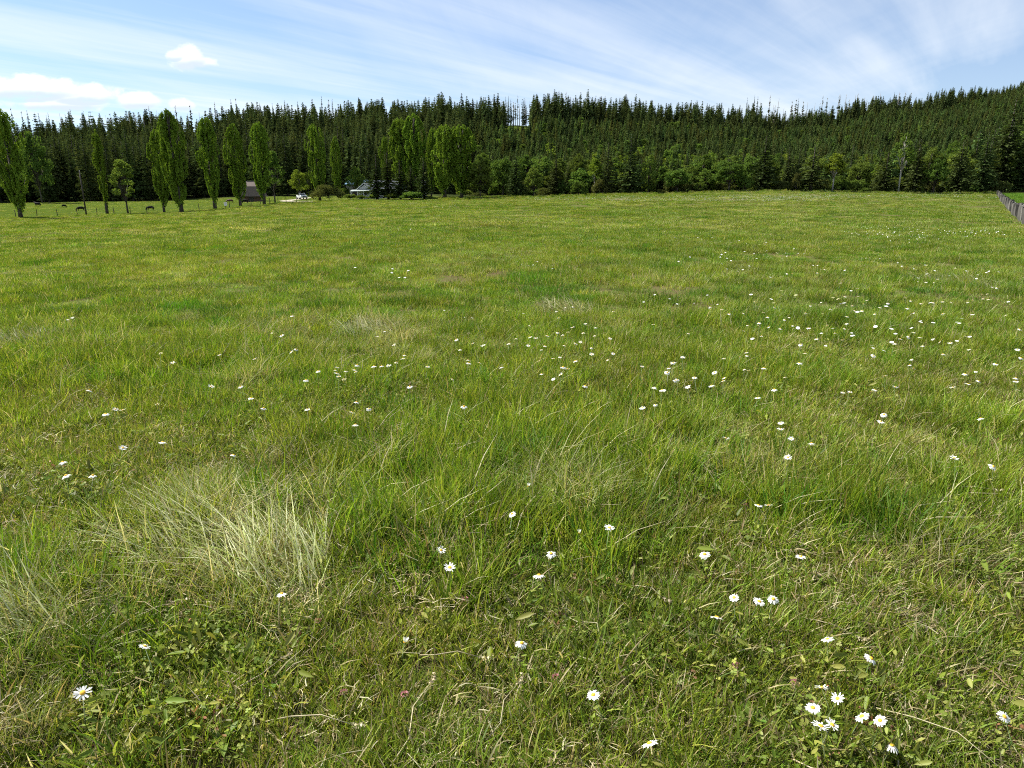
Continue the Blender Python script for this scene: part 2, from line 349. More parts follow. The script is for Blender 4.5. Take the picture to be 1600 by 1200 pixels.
LAND = [(33, 'behind the leftmost poplar'), (130, 'behind the slim pole'), (200, 'behind the loose fence tree'), (284, 'behind the biggest pasture poplar'), (336, 'behind the third pasture poplar'), (395, 'behind the barn'), (470, 'behind the white truck'),
        (525, 'behind the small back poplar'), (600, 'behind the porch and left spruces'), (650, 'behind the house end'), (710, 'behind the last poplar pair'), (770, 'right of the last poplar pair'), (835, 'behind the small round edge tree'), (905, 'behind the dark round bush'), (980, 'behind the darkest centre conifer'), (1060, 'behind the dull spreading tree'), (1138, 'behind the round willow'),
        (1190, 'behind the tall dark conifer'), (1266, 'behind the brownish pine'), (1300, 'behind the white stemmed tree'), (1335, 'behind the dark field bush'), (1403, 'behind the bare birch'), (1458, 'behind the grey twig tree'), (1530, 'above the fence end'), (1562, 'beside the tallest right conifer'), (1640, 'at the right picture edge')]
ORD = ['first', 'second', 'third', 'fourth', 'fifth', 'sixth', 'seventh', 'eighth', 'ninth', 'tenth', 'eleventh', 'twelfth', 'thirteenth', 'fourteenth', 'fifteenth', 'sixteenth', 'seventeenth', 'eighteenth', 'nineteenth', 'twentieth']; ORD += ['twenty '+q for q in ORD[:9]]+['thirtieth']+['thirty '+q for q in ORD[:9]]+['fortieth']
def number(items, text, land=LAND):
    """items: (px, object); the label says which one, counted from the left beside a landmark"""
    seg = {}
    for px, o in sorted(items, key=lambda q: q[0]): seg.setdefault(min(land, key=lambda l: abs(l[0]-px))[1], []).append(o)
    for nm, os_ in seg.items():
        for k, o in enumerate(os_): o['label'] = (text+' '+nm) if len(os_) == 1 else '%s %s, %s from left' % (text, nm, ORD[min(k, 39)])
# ---- grass and herb prototypes
GREENS = np.array([(0.115, 0.195, 0.012), (0.142, 0.225, 0.014), (0.186, 0.255, 0.022), (0.098, 0.169, 0.012), (0.235, 0.275, 0.040), (0.164, 0.231, 0.019)])
STRAW = np.array([(.42, .36, .20), (.34, .28, .14), (.50, .45, .29), (.26, .20, .10)])
def blades(n, Rr, h0, h1_, wd, lean, curve, dry=.1, pal=GREENS, seg=4, seed=0, dirbias=None, m='grass', basetan=.3):
    g = np.random.default_rng(seed); r = Rr*np.sqrt(g.random(n)); a = g.random(n)*6.283
    bx, by = r*np.cos(a), r*np.sin(a); hh = g.uniform(h0, h1_, n)*(1-.35*(r/Rr)**2)
    ph = g.random(n)*6.283 if dirbias is None else dirbias+g.normal(0, .5, n)
    ph = np.where(g.random(n) < .5, a+g.normal(0, .6, n), ph) if dirbias is None else ph
    ln = np.abs(g.normal(lean, lean*.5, n)); cv = np.abs(g.normal(curve, curve*.6, n)); ww = wd*g.uniform(.6, 1.4, n); wa = ph+1.57+g.normal(0, .7, n)
    c = pal[g.integers(0, len(pal), n)]*g.uniform(.8, 1.2, (n, 1)); isdry = g.random(n) < dry
    c[isdry] = STRAW[g.integers(0, len(STRAW), isdry.sum())]
    V = []; C = []; ts = np.linspace(0, 1, seg)
    for k, s in enumerate(ts):
        out = hh*(ln*s+cv*s*s); x = bx+np.cos(ph)*out; y = by+np.sin(ph)*out; z = hh*(s-.45*cv*s*s*np.clip(cv, 0, 1.6))-.006*(s == 0)
        cc = c*(1-basetan*(1-s)**2)+STRAW[1]*.8*basetan*(1-s)**2
        if k == seg-1: V.append(np.stack([x, y, z], 1)[:, None]); C.append(cc[:, None])
        else:
            wk = ww*(1-.75*s**1.6)*.5; ex, ey = np.cos(wa)*wk, np.sin(wa)*wk
            V.append(np.stack([np.stack([x-ex, y-ey, z], 1), np.stack([x+ex, y+ey, z], 1)], 1)); C.append(np.repeat(cc[:, None], 2, 1))
    V = np.concatenate(V, 1); C = np.concatenate(C, 1); nv = V.shape[1]; f = []
    for i in range(n):
        b = i*nv
        for k in range(seg-2): f.append((b+2*k, b+2*k+1, b+2*k+3, b+2*k+2))
        f.append((b+nv-3, b+nv-2, b+nv-1))
    return mesh('tuft', V.reshape(-1, 3), f, M[m], C.reshape(-1, 3))
def leaflets(n, Rr, z0, z1, sz, pal, seed, long=1.0, m='herb', stems=True):
    g = np.random.default_rng(seed); v = []; f = []; C = []
    for i in range(n):
        r = Rr*math.sqrt(g.random()); a = g.random()*6.283; p = Vector((r*math.cos(a), r*math.sin(a), g.uniform(z0, z1)))
        s = sz*g.uniform(.6, 1.3); c = pal[g.integers(0, len(pal))]*g.uniform(.75, 1.25)
        q = Euler((g.normal(0, .5), g.normal(0, .5), g.random()*6.283)).to_matrix()
        for k in range(3 if long == 1.0 else 1):
            e = Euler((0, 0, k*2.09)).to_matrix(); b = len(v)
            sh = [(0, 0, 0), (.42*s/long, .35*s, .06*s), (.5*s/long, .75*s, .05*s), (0, s, -.03*s), (-.5*s/long, .75*s, .05*s), (-.42*s/long, .35*s, .06*s)]
            v += [p+q@(e@Vector(x)) for x in sh]; f += [(b, b+1, b+2, b+3), (b, b+3, b+4, b+5)]; C += [c]*6
        if stems:
            b = len(v); d = Vector((g.normal(0, .01), g.normal(0, .01), 0)); v += [p+Vector((-.001, 0, 0)), p+Vector((.001, 0, 0)), Vector((p.x, p.y, -.005))+d]; f += [(b, b+1, b+2)]; C += [c*.9]*3
    return mesh('herb_patch', v, f, M[m], np.array(C))
def litter(n, Rr, seed, ln=.09, zmax=.035):
    g = np.random.default_rng(seed); v = []; f = []; C = []
    for i in range(n):
        r = Rr*math.sqrt(g.random()); a = g.random()*6.283; p = Vector((r*math.cos(a), r*math.sin(a), g.uniform(.004, zmax))); L = ln*g.uniform(.4, 1.5)
        d = Vector((math.cos(g.random()*6.283), math.sin(g.random()*6.283), g.normal(0, .22))).normalized()*L; s = d.cross(Vector((0, 0, 1))).normalized()*g.uniform(.0007, .0018)
        mid = p+d*.5+Vector((g.normal(0, .08)*L, g.normal(0, .08)*L, .05*L)); b = len(v)
        v += [p-s, p+s, mid-s, mid+s, p+d]; f += [(b, b+1, b+3, b+2), (b+2, b+3, b+4)]; C += [STRAW[g.integers(0, 4)]*g.uniform(.6, 1.05)]*5
    return mesh('litter_patch', v, f, M['straw'], np.array(C))
def patch(src, n, Rr, seed, tilt=.12, smin=.7, smax=1.3):
    """one bigger piece of turf made of n tufts taken from src (weights by repetition)"""
    g = np.random.default_rng(seed); VV = []; CC = []; LI = []; LS = []; b = 0; lb = 0
    for k in range(n):
        me = src[g.integers(0, len(src))]; nv = len(me.vertices); v = np.empty(nv*3, np.float32); me.vertices.foreach_get('co', v); v = v.reshape(-1, 3)
        c = np.empty(nv*4, np.float32); me.attributes['Col'].data.foreach_get('color', c); li = np.empty(len(me.loops), np.int32); me.loops.foreach_get('vertex_index', li); ls = np.empty(len(me.polygons), np.int32); me.polygons.foreach_get('loop_start', ls)
        r = Rr*math.sqrt(g.random()); a = g.random()*6.283; m3 = np.array(Euler((g.normal(0, tilt), g.normal(0, tilt), g.random()*6.283)).to_matrix())*g.uniform(smin, smax)
        v = v@m3.T+np.array([r*math.cos(a), r*math.sin(a), 0]); cc = c.reshape(-1, 4).copy(); cc[:, :3] *= g.uniform(.78, 1.22)
        VV.append(v); CC.append(cc); LI.append(li+b); LS.append(ls+lb); b += nv; lb += len(li)
    me2 = bpy.data.meshes.new('turf'); me2.vertices.add(b); me2.vertices.foreach_set('co', np.vstack(VV).astype(np.float32).ravel()); me2.loops.add(lb); me2.loops.foreach_set('vertex_index', np.concatenate(LI))
    me2.polygons.add(sum(len(q) for q in LS)); me2.polygons.foreach_set('loop_start', np.concatenate(LS)); me2.materials.append(src[0].materials[0]); me2.update()
    at_ = me2.attributes.new('Col', 'FLOAT_COLOR', 'POINT'); at_.data.foreach_set('color', np.vstack(CC).astype(np.float32).ravel()); return me2
CLOV = np.array([(0.121, 0.174, 0.016), (0.149, 0.196, 0.022), (0.190, 0.224, 0.040), (0.098, 0.140, 0.014), (0.218, 0.235, 0.050)])
RED = np.array([(.20, .10, .05), (.26, .13, .07), (.16, .11, .04)])
GOLD = np.array([(0.216, 0.265, 0.045), (0.267, 0.302, 0.085), (0.175, 0.243, 0.030), (0.359, 0.389, 0.180)])
DEEP = np.array([(0.063, 0.155, 0.010), (0.083, 0.181, 0.012), (0.104, 0.201, 0.015)])
short_ = [blades(42, .075, .03, .11, .0048, .35, .35, .18, seed=s) for s in range(5)]
clover_ = [leaflets(26, .075, .012, .055, .009, CLOV, 20+s) for s in range(5)] + [leaflets(20, .075, .015, .06, .022, CLOV, 30+s, long=2.6) for s in range(2)] + [leaflets(12, .08, .02, .08, .045, CLOV, 35+s, long=3.6) for s in range(1)] + [leaflets(18, .07, .01, .04, .016, RED, 37, long=2.0)]
litter_ = [litter(26, .12, 40+s, .05, .045) for s in range(5)]
tall_ = [blades(44, .10, .06, .23, .0048, .20, .32, .09, basetan=.15, seed=50+s) for s in range(4)]+[blades(44, .09, .06, .21, .0050, .20, .32, .04, basetan=.15, pal=DEEP, seed=56+s) for s in range(2)]
dry_ = [blades(44, .10, .09, .30, .0034, .34, .6, .40, seed=60+s, pal=GOLD, m='grass') for s in range(4)]
mid_ = [[blades(120, .22, .04, .16, .0058, .22, .30, .05, basetan=.1, seed=70+s) for s in range(4)], [blades(110, .22, .04, .16, .0055, .3, .4, .12, basetan=.1, pal=GOLD, seed=76+s) for s in range(2)], [blades(110, .20, .05, .18, .0060, .22, .32, .03, basetan=.1, pal=DEEP, seed=79+s) for s in range(2)]]
far_ = [[blades(160, .62, .05, .17, .016, .2, .3, .04, basetan=.1, seed=80+s, seg=3) for s in range(3)], [blades(150, .60, .05, .17, .016, .2, .3, .12, basetan=.1, pal=GOLD, seed=84+s, seg=3) for s in range(2)], [blades(150, .6, .05, .18, .016, .2, .3, .05, basetan=.1, pal=DEEP, seed=87, seg=3)]]
proto_set('short', [patch(short_, 22, .30, 300+s) for s in range(6)])
proto_set('clover', [patch(clover_, 18, .28, 310+s, .2) for s in range(6)])
proto_set('litter', [patch(litter_, 12, .42, 320+s, .1) for s in range(5)])
proto_set('tall', [patch(tall_, 7, .19, 330+s, .14) for s in range(6)])
proto_set('dry', [patch(dry_, 6, .19, 340+s, .25) for s in range(5)])
proto_set('mid', [patch(mid_[0]*2+mid_[1]+mid_[2], 5, .42, 350+s) for s in range(4)]+[patch(mid_[1]*3+mid_[0], 5, .42, 356+s) for s in range(2)]+[patch(mid_[2]*3+mid_[0], 5, .42, 359+s) for s in range(2)])
proto_set('far', [patch(far_[0]*2+far_[1]+far_[2], 5, 1.2, 370+s, .06) for s in range(3)]+[patch(far_[1]*3+far_[0], 5, 1.2, 375+s, .06) for s in range(2)]+[patch(far_[2]*4+far_[0], 5, 1.2, 378, .06)])
proto_set('lush', [blades(110, .6, .10, .22, .022, .2, .4, .0, pal=np.array([(.082, .165, .016), (.096, .185, .020), (.11, .195, .026)]), seed=90+s, seg=3, basetan=0) for s in range(2)])

def wedge(y0, y1, dens, pad=.12, x_extra=.8):
    """random points on the ground in the strip of view between two depths"""
    k = .757+pad; area = k*(y1*y1-y0*y0)+2*x_extra*(y1-y0); n = int(area*dens)
    y = np.sqrt(rng.random(n)*(y1*y1-y0*y0)+y0*y0); x = rng.uniform(-1, 1, n)*(k*y+x_extra); return x, y
def sel(x, y, keep): return x[keep], y[keep]
def tallness(x, y):
    """0..1: where the grass stands tall and thick; clumps, with a few set ones from the photograph"""
    t = fbm(x*.85+3, y*.85, 31, 3)*.75+fbm(x*2.3+3, y*2.3, 37, 2)*.55-.15+.25*np.clip((y-2.6)/2.2, -.9, 1)-.20*np.clip((x-.15*y)/(.45*y), 0, 1)*np.clip((8-y)/4, 0, 1)
    for (px, py, r, k) in TALLSPOTS:
        p = ground_hit(px, py); t = t+k*np.exp(-((x-p.x)**2+(y-p.y)**2)/(r*r))
    return t
TALLSPOTS = [(330, 900, .42, .5), (240, 850, .5, .45), (600, 790, .6, .75), (480, 800, .4, .5), (790, 800, .4, .8), (830, 740, .7, .6), (1380, 830, .5, .85), (1460, 790, .5, .6), (1230, 760, .5, .45), (700, 700, .6, .4), (950, 700, .5, .35),
             (60, 900, .5, .35), (180, 1010, .30, .35), (60, 1060, .3, .25), (700, 880, .25, .3), (950, 880, .3, .2), (1560, 700, .6, .4), (170, 560, 1.2, .3), (1110, 580, .8, .35), (330, 580, 1.0, .3),
             (560, 960, .4, -.4), (1400, 1000, .6, -.4), (1000, 1030, .5, -.3), (1200, 880, .35, -.3), (950, 1150, .6, -.25), (1500, 1100, .5, -.3)]
DRYSPOTS = [(330, 790, .55), (420, 860, .40), (470, 930, .35), (60, 960, .25), (40, 1020, .25), (900, 770, .6), (1150, 740, .5), (20, 540, .6), (1500, 850, .4), (540, 970, .3), (1330, 900, .3), (560, 520, .8), (1500, 440, 1.6), (1590, 420, 2.0), (1380, 415, 1.5), (900, 480, .9)]
def dryness(x, y):
    t = fbm(x*.6+40, y*.6, 77, 3)-.06
    for (px, py, r) in DRYSPOTS:
        p = ground_hit(px, py); t = t+.45*np.exp(-((x-p.x)**2+(y-p.y)**2)/(r*r))
    return t
# near meadow 1.1 - 8 m
x, y = wedge(1.0, 8.0, 24); k = tallness(x, y); kk = rng.random(len(x)) < np.clip(1.25-.55*k, .6, 1); x, y = sel(x, y, kk)
o = scatter('short_grass', 'short', x, y, rng.uniform(.75, 1.2, len(x)), .03); tag(o, 'short green grass carpet in the near meadow', 'grass', kind='stuff')
x, y = wedge(1.0, 7.5, 13); n = fbm(x*1.6, y*1.6, 3, 3); x, y = sel(x, y, rng.random(len(x)) < np.clip((n-.30)*3.2, .15, 1)*np.clip((9-y)/5, .2, 1))
o = scatter('clover_leaves', 'clover', x, y, rng.uniform(.75, 1.2, len(x)), .03); tag(o, 'low clover and herb leaves between the near grass', 'ground cover', kind='stuff')
x, y = wedge(1.0, 7.5, 15); n = dryness(x, y); x, y = sel(x, y, rng.random(len(x)) < np.clip((n-.22)*1.3, .22, .6))
o = scatter('dry_litter', 'litter', x, y, rng.uniform(.7, 1.3, len(x)), .03); tag(o, 'dry straw litter lying on the near ground', 'straw', kind='stuff')
x, y = wedge(1.1, 9.0, 34); k = tallness(x, y); d = dryness(x, y); keep = rng.random(len(x)) < np.clip((k-.48)*1.7, .03, .85); x, y, k, d = x[keep], y[keep], k[keep], d[keep]
isd = rng.random(len(x)) < np.clip((d-.54)*2.2, .03, .6)
o = scatter('tall_grass', 'tall', x[~isd], y[~isd], .52+.50*np.clip(k[~isd], .3, 1.35)*rng.uniform(.7, 1.25, (~isd).sum()), .06); tag(o, 'taller green grass standing in clumps in the near meadow', 'grass', kind='stuff')
o = scatter('pale_dry_grass', 'dry', x[isd], y[isd], .55+.4*np.clip(k[isd], .3, 1.1)*rng.uniform(.7, 1.2, isd.sum()), .10); tag(o, 'pale dry grass leaning among the near green clumps', 'grass', kind='stuff')
# 6 - 26 m, 24 - 75 m, 70 m - field edge
def midfield(name, key, y0, y1, dens, s0, s1, npal, dl, label, tilt):
    x, y = wedge(y0, y1, dens, .1, 2); q = .5*fbm(x*dl, y*dl, 14, 3)+.5*fbm(x*dl*2.4, y*dl*2.4, 17, 2); q = np.clip((q-.5)*1.7+.5, 0, 1); d = fbm(x*dl*.6+9, y*dl*.6, 51, 3); ok = (right_of_fence(x, y) < -60) & (y < edge(x, y)) & (rng.random(len(x)) < np.clip(.62+q*1.0, 0, 1))
    x, y, q, d = x[ok], y[ok], q[ok], d[ok]; n = len(x); nk = PROTO[key][1]; u = rng.random(n)
    gold = u < np.clip((d-.52)*2.0+.14, .06, .45); deep = (~gold) & (rng.random(n) < np.clip((.50-d)*3+.1, .05, .6)); a, b = npal
    idx = np.where(gold, rng.integers(a, b, n), np.where(deep, rng.integers(b, nk, n), rng.integers(0, a, n)))
    hs = rng.uniform(.8, 1.2, n); o = scatter(name, key, x, y, hs, tilt, idx=idx, zs=(s0+(s1-s0)*q)); tag(o, label, 'grass', kind='stuff')
midfield('meadow_grass', 'mid', 6.0, 32, 7.0, .45, 1.35, (4, 6), .45, 'rough green grass covering the middle meadow', .04)
midfield('open_meadow_grass', 'far', 23, 75, .85, .5, 1.25, (3, 5), .16, 'green and yellowish grass across the open meadow', .012)
midfield('distant_meadow_grass', 'far', 72, 190, .30, .8, 1.5, (3, 5), .06, 'far green grass up to the field edge', .01)
x, y = wedge(35, 200, .9, .14, 2); ok = (right_of_fence(x, y) > 60) & (y < forest_edge(x, y)-3); x, y = sel(x, y, ok)
o = scatter('lush_crop', 'lush', x, y, rng.uniform(.9, 1.4, len(x))); tag(o, 'bright green lush crop beyond the grey fence', 'crop', kind='stuff')
x, y = wedge(136, 262, .16, .1, 2); ok = (right_of_fence(x, y) < -60) & (y > edge(x, y)) & (y < forest_edge(x, y)); x, y = sel(x, y, ok)
o = scatter('pasture_grass', 'far', x, y, rng.uniform(.7, 1.1, len(x)), .01, zs=.6, idx=rng.integers(0, 5, len(x))); tag(o, 'short grazed grass of the far pasture and yard', 'grass', kind='stuff')

x, y = wedge(160, 200, 1.3, .1, 2); e_ = edge(x, y); ok = (right_of_fence(x, y) < -60) & (y > e_-9+6*fbm(x*.08, y*.08, 23, 2)) & (y < forest_edge(x, y)+1) & (PXP(x, y) > 690) & (rng.random(len(x)) < np.clip((fbm(x*.12, y*.12, 24, 3)-.35)*3, .1, 1)); x, y = sel(x, y, ok)
o = scatter('rough_edge_grass', 'far', x, y, rng.uniform(.6, 1.0, len(x)), .02, zs=rng.uniform(2.0, 5.5, len(x))); tag(o, 'rank tall grass along the foot of the forest', 'grass', kind='stuff')
# ------------------------------------------------------------------ trees
def cards(P, size, m, nrm=None, seed=0, aspect=1.5, name='crown'):
    """leaf clumps: one crooked four-sided face per point"""
    g = np.random.default_rng(seed); n = len(P); P = np.asarray(P)
    a = g.normal(0, 1, (n, 3)) if nrm is None else np.asarray(nrm)+g.normal(0, .35, (n, 3)); a /= np.linalg.norm(a, axis=1)[:, None]
    b = np.cross(a, g.normal(0, 1, (n, 3))); b /= np.linalg.norm(b, axis=1)[:, None]
    s = (np.asarray(size)*g.uniform(.6, 1.3, n))[:, None]
    V = np.stack([P-a*s*.5*aspect, P+b*s*.5*g.uniform(.7, 1.2, (n, 1))-a*s*.1, P+a*s*.5*aspect, P-b*s*.5*g.uniform(.7, 1.2, (n, 1))+a*s*.12], 1).reshape(-1, 3)
    F = np.arange(4*n).reshape(-1, 4); return V, F
def build_crown(V, F, m, name='crown'):
    me = bpy.data.meshes.new(name); me.vertices.add(len(V)); me.vertices.foreach_set('co', np.asarray(V, np.float32).ravel())
    me.loops.add(F.size); me.loops.foreach_set('vertex_index', F.ravel().astype(np.int32)); me.polygons.add(len(F))
    me.polygons.foreach_set('loop_start', np.arange(0, F.size, 4, dtype=np.int32)); me.materials.append(m); me.update(); me.validate(); return me
def cat(parts):
    V = []; F = []; b = 0
    for v, f in parts: V.append(v); F.append(f+b); b += len(v)
    return np.vstack(V), np.vstack(F)
def poplar(seed, h=20.0, Rm=2.4, dens=1.0, twin=False):
    g = np.random.default_rng(seed); P = []; tr = MB()
    tr.tube([(0, 0, -.3), (.05, 0, h*.1), (.1, .05, h*.4), (0, 0, h*.8)], [.42, .30, .2, .05], 8)
    prof = lambda t: Rm*np.interp(t, [0, .06, .18, .4, .62, .8, .92, 1], [.14, .24, .46, .80, 1, .84, .52, .14])
    for k in range(int(84*dens)):
        t0 = g.uniform(.03, .84)**.9; az = g.random()*6.283; L = g.uniform(.13, .24); fr = g.uniform(.40, 1.14); t1 = min(t0+L, g.uniform(.93, 1.0))
        x0, y0 = prof(t0)*.1*np.cos(az), prof(t0)*.1*np.sin(az)
        n = int(170*(t1-t0)/.2)+30; s = g.random(n)**.8; t = t0+(t1-t0)*s; rr = prof(t)*fr*np.minimum(1, s*2.2+.25)
        rad = .36*(1-.6*s)*np.sqrt(g.random(n)); aa = g.random(n)*6.283
        P.append(np.stack([rr*np.cos(az)+rad*np.cos(aa), rr*np.sin(az)+rad*np.sin(aa), t*h+g.normal(0, .2, n)], 1))
        if k % 3 == 0: e = prof(t1)*fr*.9; tr.tube([(0, 0, t0*h*.9), (e*.6*math.cos(az), e*.6*math.sin(az), (t0*.6+t1*.4)*h), (e*math.cos(az), e*math.sin(az), t1*h*.97)], [.10, .06, .02], 4)
    P = np.vstack(P)
    up = np.stack([g.normal(0, .5, len(P)), g.normal(0, .5, len(P)), np.ones(len(P))], 1)
    V, F = cards(P, .24, None, up, seed, 1.6); return tr.mesh('trunk', M['bark'], True), build_crown(V, F, M['poplar'])
def broadleaf(seed, h=12.0, w=8.0, low=.04, n=64, m='decid', leaf=.34, per=80, bark='bark'):
    g = np.random.default_rng(seed); tr = MB(); P = []; fork = h*max(.12, low)
    tr.tube([(0, 0, -.3), (.05, 0, fork), (.1, .05, h*.55), (0, .1, h*.85)], [.03*h*.6, .022*h*.6, .012*h*.6, .003*h], 8)
    for k in range(n):
        while True:
            d = g.normal(0, 1, 3); d /= np.linalg.norm(d)
            if d[2] > -.55: break
        q = g.uniform(.55, 1.0); cz = h*(low+(1-low)*.5); c = np.array([d[0]*w*.42*q, d[1]*w*.42*q, cz+d[2]*h*(1-low)*.44*q])
        c[:2] *= np.interp((c[2]/h), [low, .35, .6, 1], [.7, 1.1, 1.05, .6]); br = g.uniform(.09, .17)*w
        v = g.normal(0, 1, (per, 3)); v /= np.linalg.norm(v, axis=1)[:, None]; P.append(c+v*br*(g.random((per, 1))**.45)*np.array([1, 1, .75]))
        if k % 2 == 0: tr.tube([(0, 0, fork+(c[2]-fork)*.25), tuple(c*np.array([.55, .55, 1])-np.array([0, 0, .12*h*.3])), tuple(c)], [.008*h, .005*h, .0015*h], 4)
    P = np.vstack(P); V, F = cards(P, leaf, None, None, seed, 1.2); return tr.mesh('trunk', M[bark], True), build_crown(V, F, M[m])
def conifer(seed, h=20.0, w=6.5, low=.06, levels=34, nb=8, m='conifer', dens=1.5, gap=0.0, card=.46, power=.85, bark='bark', irregular=.25):
    g = np.random.default_rng(seed); tr = MB(); tr.tube([(0, 0, -.3), (0, 0, h*.5), (0, 0, h*.99)], [.017*h, .010*h, .0015*h], 7); parts = []
    for l in range(levels):
        t = low+(1-low)*(l+g.uniform(-.3, .3))/levels; t = min(max(t, low), .99); L0 = w*.5*(1-(t-low)/(1-low))**power+.12
        if t < low+.10: L0 *= .75
        for b in range(nb):
            if g.random() < gap: continue
            az = 6.283*(b+g.uniform(-.4, .4))/nb+l*1.1; L = L0*g.uniform(1-irregular*1.6, 1+irregular); n = max(2, int(L/.5*dens*2.2))
            s = (np.arange(n)+g.random(n))/n; droop = -.18*L*s*s-.10*L*s+.12*L*s**3+.9*max(0, t-.6)*L*s
            c0 = np.array([math.cos(az), math.sin(az), 0]); side = np.array([-math.sin(az), math.cos(az), 0]); wdt = .32*L*(1-s)*g.normal(0, .6, n)+g.normal(0, .05, n)
            P = c0*(s*L)[:, None]+side*wdt[:, None]+np.array([0, 0, 1])*(t*h+droop+g.normal(0, .07, n))[:, None]
            nr = c0+side*(np.sign(wdt)*.5)[:, None]+np.array([0, 0, -.45+1.7*max(0, t-.45)])
            parts.append(cards(P, card*(.22+.85*(L/(w*.5))**.6), None, nr, seed*97+l*13+b, 1.7))
            if l % 3 == 0 and b % 2 == 0: tr.tube([(0, 0, t*h), tuple(c0*L*.7+np.array([0, 0, t*h-.12*L]))], [.02+.002*h, .01], 3)
    V, F = cat(parts); return tr.mesh('trunk', M[bark], True), build_crown(V, F, M[m])
def snag(seed, h=18.0, live=.25):
    g = np.random.default_rng(seed); tr = MB(); tr.tube([(0, 0, -.3), (.1, 0, h*.5), (0, .05, h)], [.012*h, .009*h, .002*h], 6); parts = []
    for k in range(42):
        t = g.uniform(.25, .98); az = g.random()*6.283; L = g.uniform(.25, 1.5)*(1.15-t); c = np.array([math.cos(az), math.sin(az), -.15])
        tr.tube([(0, 0, t*h), tuple(c*L+np.array([0, 0, t*h]))], [.03, .008], 3)
        n = int(22*live*min(1, max(.0, (1.12-t)*1.6))); s = g.random(n); parts.append(cards(c*(s*L)[:, None]+np.array([0, 0, t*h])+g.normal(0, .1, (n, 3)), .32, None, None, seed+k))
    V, F = cat(parts); return tr.mesh('trunk', M['deadwood'], True), build_crown(V, F, M['conifer'])
KIND = {
 'poplar': [poplar(1), poplar(2), poplar(3, Rm=2.2), poplar(4, Rm=2.6)], 'poplar_thin': [poplar(7, Rm=1.2, dens=.5)],
 'fir': [conifer(s, w=7.5) for s in (11, 12, 13)], 'spruce': [conifer(s, w=5.2, levels=38, nb=7, irregular=.3) for s in (14, 15)],
 'pine': [conifer(s, w=7.0, low=.16, levels=26, nb=6, gap=.25, power=.6, irregular=.4) for s in (16, 17)],
 'young': [conifer(s, h=10, w=4.2, levels=22, nb=7, m='conifer_y', card=.5) for s in (18, 19)],
 'snag': [snag(21, live=.35), snag(22, live=.08), snag(23, live=.7)],
 'broad': [broadleaf(s) for s in (31, 32, 33)], 'broad_bright': [broadleaf(s, m='decid_b', n=36) for s in (34, 35)],
 'birch': [broadleaf(36, h=14, w=6.5, low=.28, n=50, m='decid_b', bark='palebark')], 'bare_birch': [broadleaf(37, h=16, w=6.5, low=.30, n=44, per=60, bark='palebark')],
 'shrub': [broadleaf(s, h=3.0, w=4.0, low=.02, n=36, per=70, leaf=.22) for s in (38, 39)], 'shrub_olive': [broadleaf(40, h=4, w=7, low=.02, n=44, per=70, leaf=.26, m='olive')],
 'small_tree': [broadleaf(41, h=13, w=6.0, low=.05, n=40, per=55)],
}
BASEH = {'young': 10, 'snag': 18, 'broad': 12, 'broad_bright': 12, 'birch': 14, 'bare_birch': 16, 'shrub': 3, 'shrub_olive': 4, 'small_tree': 13}
BASEW = {'poplar': 5.0, 'poplar_thin': 2.3, 'fir': 7.0, 'spruce': 5.0, 'pine': 6.6, 'young': 4.0, 'snag': 2.0, 'broad': 8, 'broad_bright': 8, 'birch': 6, 'bare_birch': 6.5, 'shrub': 4.2, 'shrub_olive': 7.2, 'small_tree': 6}
NAME = {'poplar': ('poplar_tree', 'poplar'), 'poplar_thin': ('poplar_tree', 'poplar'), 'fir': ('conifer_tree', 'conifer'), 'spruce': ('conifer_tree', 'conifer'), 'pine': ('conifer_tree', 'conifer'), 'young': ('conifer_tree', 'conifer'),
        'snag': ('dead_tree', 'dead tree'), 'broad': ('broadleaf_tree', 'tree'), 'broad_bright': ('broadleaf_tree', 'tree'), 'birch': ('birch_tree', 'tree'), 'bare_birch': ('birch_tree', 'tree'), 'shrub': ('shrub', 'shrub'), 'shrub_olive': ('shrub', 'shrub'), 'small_tree': ('broadleaf_tree', 'tree')}
def tree(kind, p, h, wid, label, group=None):
    i = rnd.randrange(len(KIND[kind])); tm, cm = KIND[kind][i]; nm, ct = NAME[kind]
    sz = h/BASEH.get(kind, 20); sx = wid/BASEW[kind] if wid else sz*rnd.uniform(.85, 1.15)
    e = empty(nm, (p.x, p.y, p.z-.05), rnd.uniform(0, 6.28), (sx, sx, sz)); child('trunk', tm, e); child('crown', cm, e)
    if kind.startswith('poplar'): e.rotation_euler = (rnd.gauss(0, .02), rnd.gauss(0, .025), e.rotation_euler[2])
    return tag(e, label, ct, group)
def tree_px(kind, px, Y, ytop, wpx, label, group=None):
    p = on_ground(px, Y); h = at(px, ytop, Y).z-p.z; return tree(kind, p, max(h, 1), wpx*Y/1107 if wpx else None, label, group)
POP = 'poplars in the row along the pasture'; PH = 'poplars behind the house'
